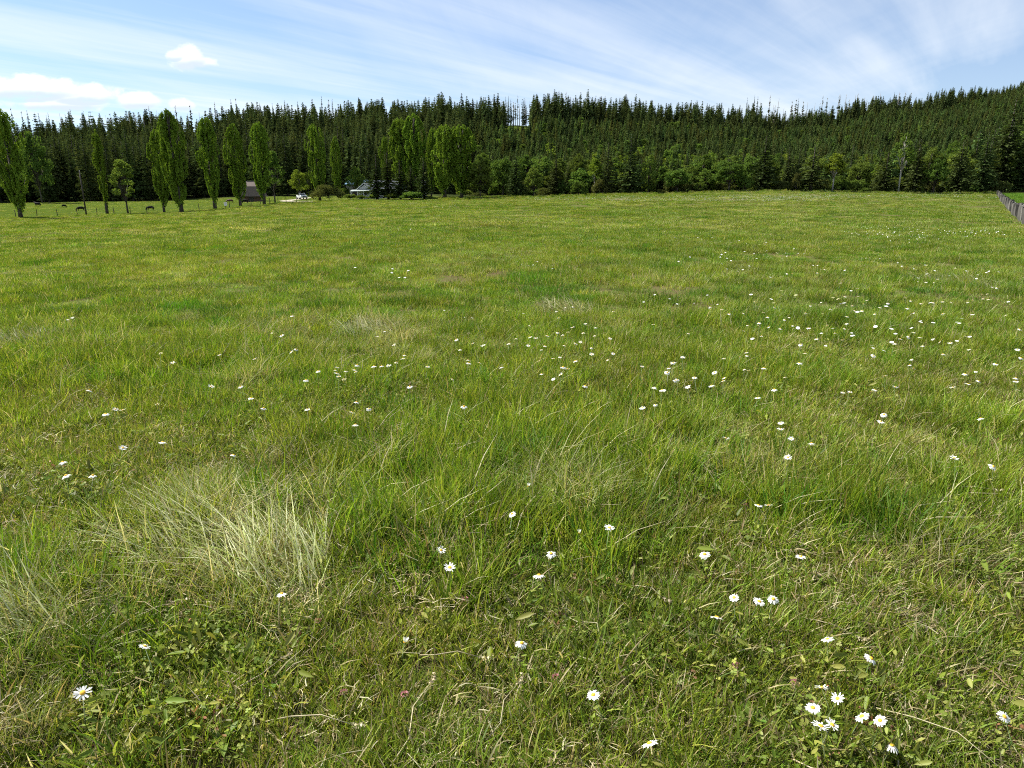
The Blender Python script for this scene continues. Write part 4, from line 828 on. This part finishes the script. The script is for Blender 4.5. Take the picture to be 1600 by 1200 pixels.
# old paling fence on the right
dirv = (FB-FA).normalized(); n0 = FA-dirv*4.0; span = (FB-n0).length
e = tag(empty('paling_fence', (n0.x, n0.y, h1(n0.x, n0.y)), 0), 'weathered grey split paling fence running away at the right edge', 'fence')
O = Vector(e.location); rz = math.atan2(dirv.y, dirv.x)
def paling(seed):
    g = random.Random(seed); w_ = g.uniform(.09, .15); t_ = g.uniform(.05, .09); hgt = g.uniform(.85, 1.18); b = g.uniform(-.04, .04)
    m_ = MB(); m_.add([(-w_, -t_, -.2), (w_, -t_, -.2), (w_, t_, -.2), (-w_, t_, -.2), (-w_*.95+b, -t_, hgt*.6), (w_*.92+b, -t_, hgt*.6), (w_*.92+b, t_, hgt*.6), (-w_*.95+b, t_, hgt*.6),
        (-w_*.8+b, -t_*.8, hgt), (w_*.6+b, -t_*.8, hgt-g.uniform(0, .12)), (w_*.6+b, t_*.8, hgt-.05), (-w_*.8+b, t_*.8, hgt-g.uniform(0, .06))],
        [(3, 2, 1, 0), (0, 1, 5, 4), (1, 2, 6, 5), (2, 3, 7, 6), (3, 0, 4, 7), (4, 5, 9, 8), (5, 6, 10, 9), (6, 7, 11, 10), (7, 4, 8, 11), (8, 9, 10, 11)]); return m_
pal = [paling(s_) for s_ in range(8)]; palm = [q.mesh('paling', M['paling']) for q in pal]
s_ = 0; cnt = 0; rest = MB()
while s_ < span:
    q = n0+dirv*s_; loc = Vector((q.x, q.y, h1(q.x, q.y)))-O; rot = (rnd.gauss(0, .07), rnd.gauss(0, .07), rz+rnd.gauss(0, .35))
    if cnt < 290: child('paling', palm[rnd.randrange(8)], e, loc, rot)
    else:
        mt = Matrix.Translation(loc)@Euler(rot).to_matrix().to_4x4(); b = pal[rnd.randrange(8)]; rest.add([mt@Vector(x_) for x_ in b.v], b.f)
    cnt += 1; s_ += rnd.uniform(.36, .56)
if rest.v: tag(child('distant_palings', rest.mesh('distant_palings', M['paling']), e), kind='stuff')
nrm = Vector((dirv.y, -dirv.x, 0))
for z in (.4, .95):
    child('rail', MB().tube([Vector((n0.x+dirv.x*t_, n0.y+dirv.y*t_, h1(n0.x+dirv.x*t_, n0.y+dirv.y*t_)+z))-O+nrm*.1 for t_ in np.arange(0, span, 3)], .04, 5).mesh('rail', M['greywood']), e)

# ------------------------------------------------------------------ daisies
def petals_mesh(seed, n, droop, rad=.024, w_=.0052):
    g = random.Random(seed); v = []; f = []
    for k in range(n):
        a = 6.283*k/n+g.uniform(-.08, .08); L_ = rad*g.uniform(.88, 1.08); dr = droop+g.gauss(0, .12); c, s_ = math.cos(a), math.sin(a); b = len(v); ww = w_*g.uniform(.85, 1.15)
        for t_, wf in ((.25, .55), (.6, 1.0), (.9, .95), (1.0, .45)):
            r = L_*t_; z = -dr*L_*t_*t_+.002
            v += [(c*r-s_*ww*.5*wf, s_*r+c*ww*.5*wf, z), (c*r+s_*ww*.5*wf, s_*r-c*ww*.5*wf, z+g.uniform(-.0004, .0004))]
        f += [(b+2*q, b+2*q+1, b+2*q+3, b+2*q+2) for q in range(3)]
    return mesh('petals', v, f, M['petal'])
def disc_mesh(rad=.0085):
    v = [(0, 0, .0062)]; f = []
    for r, z in ((.5, .0056), (.85, .0040), (1.0, .0016), (.7, -.001)):
        for k in range(12): v.append((rad*r*math.cos(k*.5236), rad*r*math.sin(k*.5236), z))
    f += [(0, 1+k, 1+(k+1) % 12) for k in range(12)]
    for q in range(3): f += [(1+q*12+k, 1+(q+1)*12+k, 1+(q+1)*12+(k+1) % 12, 1+q*12+(k+1) % 12) for k in range(12)]
    return mesh('flower_disc', v, f, M['disc'], None, True)
PET = [petals_mesh(1, 20, .15), petals_mesh(2, 17, .45), petals_mesh(3, 15, .05), petals_mesh(4, 22, .3), petals_mesh(5, 13, .9, .022)]
FOLD = petals_mesh(6, 14, -1.6, .018); DISC = disc_mesh()
STEM = [MB().tube([(0, 0, -.05), (b, 0, .5), (0, 0, 1)], [.0016, .0014, .0012], 5).mesh('stem', M['stem'], True) for b in (.012, -.02, .03)]
STALKLEAF = leaflets(4, .012, .1, .7, .030, CLOV, 91, long=3.2, stems=False)
def daisy(px, py, hh, label, group=None, sc=1.0, tilt=None, fold=False, wilt=False):
    p = ground_hit(px, py, hh)
    if p is None: return None
    d = math.hypot(p.x, p.y); e = empty('daisy', p, 0)
    tl = tilt if tilt is not None else (rnd.gauss(.05, .22), rnd.gauss(.0, .25))
    child('stem', rnd.choice(STEM), e, (0, 0, 0), (0, 0, rnd.uniform(0, 6.28)), (1, 1, hh))
    if d < 9: child('stalk_leaves', STALKLEAF, e, (0, 0, 0), (0, 0, rnd.uniform(0, 6.28)), (1, 1, hh))
    rot = (tl[0], tl[1], rnd.uniform(0, 6.28))
    child('petals', FOLD if fold else (PET[4] if wilt else rnd.choice(PET[:4])), e, (0, 0, hh), rot, (sc, sc, sc)); child('flower_disc', DISC, e, (0, 0, hh), rot, (sc, sc, sc))
    return tag(e, label, 'daisy', group)
NEAR = [
 (1208, 936, 'big open daisy at the right end of the trio below the upper right pair', (.35, 0)), (1186, 940, 'small daisy touching the left of the big trio daisy', None), (1147, 934, 'daisy with showing disc left of the big trio daisy', (.4, .1)),
 (1120, 965, 'daisy with drooping petals below the trio on the right', (.1, .5)), (1293, 999, 'daisy alone right below the trio', (.4, 0)), (1361, 1029, 'wide open daisy above right of the bottom cluster', (.45, .1)),
 (1284, 1075, 'topmost open daisy of the bottom right cluster', (.5, 0)), (1309, 1092, 'daisy right below the topmost of the bottom cluster', (.35, .3)), (1270, 1106, 'leftmost daisy of the bottom right cluster', (.1, -.2)),
 (1282, 1135, 'left one of the overlapping bottom cluster pair', (.3, 0)), (1300, 1133, 'right one of the overlapping bottom cluster pair', (.2, .3)), (1347, 1120, 'edge on daisy right of the overlapping pair', (-.4, .6)),
 (1375, 1126, 'rightmost daisy of the bottom right cluster', (.3, .4)), (1569, 1120, 'yellow eyed daisy near the right bottom corner', (.5, 0)), (1015, 1162, 'lowest daisy at the bottom right of centre', (.6, 0)),
 (927, 1086, 'ragged daisy low in the middle', (.2, 0)), (815, 1005, 'small pale daisy low centre', None), (842, 899, 'lower daisy of the centre pair', None), (861, 865, 'upper daisy of the centre pair', None),
 (1101, 866, 'round open daisy left of the trio and above it', (.3, 0)), (1251, 870, 'flat star daisy right of the round open one', None), (1185, 790, 'left one of the touching upper right pair', None), (1201, 790, 'right one of the touching upper right pair', None),
 (952, 825, 'daisy alone right of the centre dark tussock', None), (800, 803, 'daisy at the foot of the centre dark tussock', None), (689, 860, 'upper of two daisies right of the pale dry tussock', None), (703, 887, 'lower of two daisies right of the pale dry tussock', None),
 (440, 928, 'half closed daisy in the pale dry tussock', None), (226, 1010, 'nodding daisy low on the left', (-.2, -.5)), (129, 1083, 'single bright daisy near the left bottom corner', (-.2, -.45)), (1231, 715, 'round daisy on the right slope above the touching pair', None),
 (1134, 685, 'small daisy left of the round slope daisy', None), (1532, 654, 'large star daisy near the right edge', None), (1552, 729, 'daisy near the right edge below the large star', None), (1491, 716, 'small daisy left below the large star daisy', None),
 (1220, 661, 'upper small daisy above the round slope daisy', None), (1219, 671, 'lower small daisy above the round slope daisy', None), (1236, 686, 'tiny daisy just above the round slope daisy', None), (1268, 693, 'tiny daisy right above the round slope daisy', None),
 (1381, 648, 'upper daisy of a small pair left of the large star', None), (1376, 659, 'lower daisy of a small pair left of the large star', None), (98, 722, 'upper daisy of the pair at the left edge', None), (103, 743, 'lower daisy of the pair at the left edge', None),
 (365, 711, 'daisy alone above the pale dry tussock', None), (145, 743, 'tiny daisy right of the left edge pair', None), (192, 700, 'faint daisy left of the pale tussock top', None), (254, 691, 'small daisy far above the pale tussock', None)]
cntd = 0
for px, py, lab, tl in NEAR:
    big = py > 840; daisy(px, py, rnd.uniform(.13, .18) if big else rnd.uniform(.19, .25), 'white '+lab, 'daisies in the foreground', rnd.uniform(.76, 1.0), tl); cntd += 1
daisy(632, 1004, .12, 'closed daisy bud low left of centre', 'daisies in the foreground', .55, fold=True); daisy(905, 833, .16, 'closed daisy bud left of the lone daisy', 'daisies in the foreground', .5, fold=True)
daisy(1394, 1165, .10, 'wilted daisy below the bottom right cluster', 'daisies in the foreground', .75, wilt=True); daisy(825, 760, .2, 'small closed daisy over the centre dark tussock', 'daisies in the foreground', .5, fold=True)
Z7 = [(270,180),(238,203),(308,238),(352,280),(345,295),(318,310),(286,325),(257,325),(225,326),(72,331),(63,343),(70,356),(78,370),(108,348),(100,380),(145,342),(148,350),(155,322),(152,476),(204,504),(132,517),(148,570),(448,330),(374,411),(553,381),(600,494),(568,215),(583,257),(636,232),(680,241),(617,300),(620,313),(665,313),(755,331),(787,232),(817,211),(874,157),(876,205),(899,210),(868,240),(948,200),(938,242),(922,258),(972,295),(1000,289),(923,358),(972,380),(1003,361),(1013,330),(1032,338),(1064,304),(984,99),(1024,82),(1054,78),(995,125),(1032,185),(990,186),(1010,198),(1052,165),(1106,150),(1097,187),(1150,165),(1144,199),(1065,232),(1085,226),(1223,97),(1209,210),(1132,250),(1132,277),(1222,274),(1198,300),(1018,240),(1105,408),(1389,152),(1535,190),(1470,314),(1447,353),(1480,386),(1560,374),(1533,413),(1430,427),(1393,416),(1342,328),(1398,487),(1343,500),(1510,290)]
Z8 = [(293,399),(323,387),(340,411),(372,428),(432,426),(478,377),(515,422),(532,441),(560,402),(497,465),(494,478),(447,476),(431,500),(507,520),(536,483),(585,490),(622,443),(603,452),(637,477),(690,425),(710,395),(703,488),(735,533),(780,476),(812,508),(843,538),(670,556),(668,571),(688,593),(664,632),(350,615),(416,609),(443,590),(446,602),(178,610),(138,633),(120,655),(115,673),(228,693),(310,673),(350,695),(346,708),(155,703),(200,733),(298,727),(92,745),(58,738),(435,660),(452,665),(603,693),(516,654),(560,743),(490,778),(846,756),(874,755),(978,744),(1020,688),(1063,733),(972,603),(1062,552),(1085,533),(1120,525),(1140,507),(1166,527),(1220,535),(1248,546),(1292,549),(1178,561),(1130,618),(1124,641),(1140,656),(1264,596),(1355,678),(1366,720),(1303,735),(1412,708),(1400,668),(1370,577),(1482,636),(1573,577),(1588,612),(1567,696),(1566,710),(1573,747),(853,357),(910,355),(880,330),(905,323),(837,384),(860,395),(885,394),(932,387),(945,372),(895,415),(925,415),(978,428),(1000,402),(1034,384),(793,408),(755,380),(862,440),(860,468),(852,490),(1115,405),(1138,424),(1105,360),(1128,374),(1172,385),(1222,381),(1262,378),(1298,380),(1160,293),(1192,297),(1224,297),(1240,284),(1262,428),(1422,347),(1447,345),(1430,365),(1452,368),(1468,317),(1487,320),(1385,371),(1365,381),(1535,376),(1523,437),(1582,492),(835,300),(838,245),(853,245),(722,225),(740,226),(753,243),(770,243),(740,257),(613,260),(635,260),(925,195),(942,196),(957,194),(972,207),(925,255),(945,265),(1008,246),(1050,280),(1048,232),(1062,240),(1180,202),(1245,158),(1258,162),(1262,183),(1285,197),(1408,262),(1440,240)]
LEFT = [(113,497),(106,500),(270,567),(251,552),(140,610),(165,647),(180,640),(192,641),(330,604),(376,604),(392,622),(412,638),(456,494),(455,550),(480,640),(425,520),(440,524),(343,555),(463,546),(497,580),(478,594),(246,632),(398,561)]
DL = [(120, 'at the far left'), (380, 'left of the centre drift'), (535, 'in the bunch left of centre'), (610, 'in the line beside the left bunch'), (740, 'left in the centre drift'), (860, 'in the thick of the centre drift'), (935, 'right in the centre drift'), (1045, 'just right of the centre drift'),
      (1120, 'left before the right drift'), (1185, 'round the dark tuft of the right drift'), (1250, 'below the right drift middle'), (1335, 'in the thick of the right drift'), (1420, 'right of the right drift middle'), (1490, 'in the right hand scatter'), (1560, 'at the right edge')]
allm = LEFT+[(500+a/2.667, 450+b/2.667) for a, b in Z7]+[(1000+a/2.667, 330+b/2.667) for a, b in Z8]
items = {}
for px, py in allm:
    if cntd >= 296: break
    o = daisy(px, py, rnd.uniform(.20, .28), '.', 'daisies scattered over the middle meadow', rnd.uniform(.62, .98), (rnd.gauss(-.04, .22), rnd.gauss(0, .25)))
    if o: items.setdefault('low' if py > 520 else 'far', []).append((px, o)); cntd += 1
number(items['low'], 'white meadow daisy', DL); number(items['far'], 'small distant daisy', DL)
# the rest of the far drifts: too many and too small to count
def daisy_clump(seed, n, Rr):
    g = random.Random(seed); v = []; f = []
    for k in range(n):
        r = Rr*math.sqrt(g.random()); a = g.random()*6.28; x0, y0, z0 = r*math.cos(a), r*math.sin(a), g.uniform(.18, .32); q = Euler((g.gauss(.1, .25), g.gauss(0, .25), 0)).to_matrix(); b = len(v)
        v += [Vector((x0, y0, z0))+q@Vector((.019*math.cos(i*1.047), .019*math.sin(i*1.047), 0)) for i in range(6)]; f.append(tuple(range(b, b+6)))
    return mesh('daisy_drift', v, f, M['petal'])
proto_set('drift', [daisy_clump(s_, 7, .8) for s_ in range(4)])
X = []; Yy = []
for (px0, px1, py0, py1, n) in ((1340, 1560, 357, 372, 30), (1080, 1600, 372, 440, 14), (1180, 1560, 440, 560, 6), (600, 1150, 400, 520, 4), (940, 1300, 306, 314, 700), (1130, 1560, 303.5, 309, 600), (820, 980, 308, 313, 220), (670, 720, 322, 326, 12), (300, 1000, 330, 360, 5)):
    for k in range(n):
        p = ground_hit(rnd.uniform(px0, px1), rnd.uniform(py0, py1), .2)
        if p and p.y < 186 and right_of_fence(p.x, p.y) < -60: X.append(p.x); Yy.append(p.y)
o = scatter('distant_daisies', 'drift', np.array(X), np.array(Yy), rng.uniform(.8, 1.2, len(X)), .02); tag(o, 'tiny white daisies in drifts across the far meadow', 'daisies', kind='stuff')

# ------------------------------------------------------------------ single plants in the foreground
def leaf_blade(L_, w_, curl, seed, m):
    g = random.Random(seed); v = []; f = []; n = 7
    for k in range(n):
        t_ = k/(n-1); ww = w_*math.sin(math.pi*min(1, .08+.92*t_))**.7*(1+.12*math.sin(t_*19+seed)); y_ = L_*t_; z = curl*L_*(t_-t_*t_*1.15)
        v += [(-ww*.5, y_, z+.12*ww), (0, y_, z-.05*ww), (ww*.5, y_, z+.14*ww)]
        if k: b = (k-1)*3; f += [(b, b+1, b+4, b+3), (b+1, b+2, b+5, b+4)]
    c = np.array((.10, .165, .022))*g.uniform(.8, 1.3); return mesh('leaf', v, f, M['herb'], np.repeat(c[None]*(1.25 if seed % 3 == 0 else 1), len(v), 0), True)
LEAVES = [leaf_blade(.14, .035, .9, 1, 0), leaf_blade(.11, .03, .5, 2, 0), leaf_blade(.17, .045, .7, 3, 0), leaf_blade(.09, .028, 1.2, 4, 0)]
def dock(px, py, n, sc, label):
    p = ground_hit(px, py); e = empty('dock_plant', (p.x, p.y, p.z-.004), rnd.uniform(0, 6))
    for k in range(n): child('leaf', rnd.choice(LEAVES), e, (0, 0, 0), (rnd.uniform(.2, .95), rnd.gauss(0, .15), 6.283*k/n+rnd.gauss(0, .4)), (sc*.72,)*3)
    tag(e, label, 'dock plant', 'broad leaved plants in the near grass')
for q in [(440, 1075, 5, 1.0, 'broad leaved dock with upright bright leaf below the pale tussock'), (1525, 1120, 6, .7, 'flat pale broad leaved plant at the bottom right corner'), (585, 900, 5, .9, 'broad leaved dock right of the pale dry tussock'), (350, 1170, 5, .9, 'broad leaved plant at the bottom left'),
          (1440, 1060, 5, .8, 'broad leaved plant above the bottom right corner leaf'), (820, 850, 5, .9, 'dark dock under the centre tussock'), (1090, 850, 6, .8, 'broad leaved rosette left of the round open daisy'), (1395, 830, 5, 1.0, 'light dock in the tall right tussock'),
          (60, 1130, 5, .9, 'broad leaved plant at the left bottom edge'), (660, 1120, 5, .8, 'broad leaved plant low left of centre'), (880, 1000, 5, .75, 'low dock right of the small pale daisy'), (1180, 1130, 5, .85, 'low dock left of the bottom right daisies'), (1010, 960, 5, .8, 'low dock left of the drooping daisy'), (170, 960, 5, .9, 'dark dock in the lower left dark tussock')]: dock(*q)
CLH = MB()
g_ = random.Random(5); hv = []; hf = []
for k in range(60):
    d = Vector((g_.gauss(0, 1), g_.gauss(0, 1), abs(g_.gauss(0, 1)))).normalized(); c = d*.009+Vector((0, 0, .004)); s_ = d.cross(Vector((.3, .2, 1))).normalized()*.0018; b = len(hv); hv += [c-s_, c+s_, c+d*.006]; hf.append((b, b+1, b+2))
CLM = mesh('bloom', hv, hf, M['clover'])
for px, py, lab in ((537, 1084, 'pink clover bloom low left of centre'), (632, 1087, 'dull red clover bloom right of the low pink one'), (868, 1060, 'reddish clover bloom left of the ragged daisy'), (1240, 1068, 'pink clover bloom left of the bottom right cluster'), (1165, 791, 'pink clover bloom left of the touching daisy pair'), (497, 972, 'pink clover bloom below the pale tussock'), (727, 938, 'brown pink clover bloom below the two tussock daisies'), (1150, 1042, 'pink clover bloom between the drooping daisy and the bottom cluster')):
    p = ground_hit(px, py, .06); e = tag(empty('clover_flower', p), lab, 'clover', 'clover blooms in the near grass'); child('stem', STEM[0], e, (0, 0, 0), (0, 0, 0), (1, 1, .06)); child('bloom', CLM, e, (0, 0, .06))
# dry stalks lying in the grass
def straw_stalk(L_, seed):
    g = random.Random(seed); pts = [(0, 0, 0), (L_*.3, g.uniform(-.02, .02), .012), (L_*.65, g.uniform(-.03, .03), .02), (L_, g.uniform(-.03, .03), .008)]
    b = MB(); b.tube(pts, [.0022, .002, .0017, .001], 5); return mesh('stalk', b.v, b.f, M['straw'], np.repeat(np.array((.46, .40, .25))[None], len(b.v), 0), True), pts
def seed_head(seed):
    g = random.Random(seed); v = []; f = []
    for k in range(26):
        t_ = k/26; d = Vector((t_*.05, g.gauss(0, .003), g.gauss(0, .003))); b = len(v); v += [d, d+Vector((.007, g.gauss(0, .004), .0025)), d+Vector((.007, g.gauss(0, .004), -.0025))]; f.append((b, b+1, b+2))
    return mesh('seed_head', v, f, M['straw'], np.repeat(np.array((.42, .36, .22))[None], len(v), 0))
SH = seed_head(3)
for k, (px, py, an, L_, lab) in enumerate([(410, 1122, -12, .30, 'long dry stalk lying at the bottom left of centre'), (610, 1190, 72, .30, 'dry stalk leaning up at the bottom centre'), (1370, 1100, -52, .34, 'long dry stalk through the bottom right cluster'), (655, 1018, -12, .22, 'dry stalk lying right of the closed bud'), (190, 962, 18, .20, 'dry stalk on the left above the nodding daisy'),
     (1465, 760, -45, .26, 'pale stalk fallen on the tall right tussock'), (980, 910, -50, .18, 'dry stalk left of the trio'), (340, 1090, 45, .22, 'bent dry stalk low on the left'), (890, 960, -50, .18, 'dry stalk above the small pale daisy'), (1250, 960, -40, .20, 'thin stalk right below the big trio daisy'),
     (150, 870, 25, .40, 'long pale stalk across the left tussock'), (300, 800, -50, .45, 'pale stalk leaning out of the pale dry tussock'), (500, 770, -65, .40, 'pale stalk on the right of the pale dry tussock'), (1240, 1180, -50, .2, 'dry stalk at the bottom below the cluster'), (760, 1150, 60, .2, 'dry stalk standing at the bottom centre right')]):
    p = ground_hit(px, py, .05); me, pts_ = straw_stalk(L_, k); e = tag(empty('dry_stalk', (p.x, p.y, p.z+.035), 0), lab, 'dry stalk', 'single dry stalks in the near grass'); e.rotation_euler = (0, -rnd.uniform(.05, .25), R(an)); child('stalk', me, e); child('seed_head', SH, e, pts_[-1])

PALE = np.array([(0.649, 0.662, 0.329), (0.737, 0.720, 0.419), (0.531, 0.576, 0.209), (0.780, 0.778, 0.508), (0.354, 0.432, 0.105)])
for k, (px, py, rr, n, db, lab) in enumerate([(335, 850, .36, 420, 2.1, 'big pale dry tussock bent over on the left foreground'), (440, 900, .26, 300, 1.6, 'pale straw tussock right below the big bent one'), (30, 990, .20, 260, 2.6, 'pale bent tussock at the left edge'), (25, 545, .35, 260, 2.0, 'whitish grass tussock at the far left edge of the meadow'),
     (885, 492, .40, 240, 1.6, 'pale feathery tussock among the centre daisies'), (1490, 445, .8, 300, 1.8, 'pale dry tussock in the right hand meadow'), (575, 525, .40, 220, 1.9, 'pale dry tussock left of the centre drift')]):
    p = ground_hit(px, py); me = blades(int(n*1.7), rr, .08, .37 if py > 600 else .36, .0056 if py > 600 else .009, .42, .62, .15, pal=PALE if py > 600 else PALE*.62, seed=400+k, dirbias=db+.75, basetan=.1)
    o = link(bpy.data.objects.new('grass_tussock', me)); o.location = p; tag(o, lab, 'tussock', 'pale tussocks in the meadow')
for k, (px, py, rr, n, lab) in enumerate([(800, 800, .20, 420, 'dark green tussock in the centre foreground'), (175, 570, .5, 420, 'dark green tussock at the left of the middle meadow'), (1110, 585, .34, 320, 'dark green tussock just right of the centre drift'), (1185, 520, .3, 220, 'dark tuft in the right drift'), (860, 455, .8, 420, 'deep green tussock above the centre drift'), (335, 585, .35, 260, 'dark green tussock right of the left meadow one'), (1250, 585, .4, 300, 'deep green tussock below the right drift'), (180, 1030, .18, 300, 'dark green tussock in the lower left')]):
    p = ground_hit(px, py); me = blades(n, rr, .10, .28, .0042 if py > 600 else .008, .2, .35, .04, pal=DEEP, seed=430+k, basetan=.1)
    o = link(bpy.data.objects.new('grass_tussock', me)); o.location = p; tag(o, lab, 'tussock', 'green tussocks in the meadow')
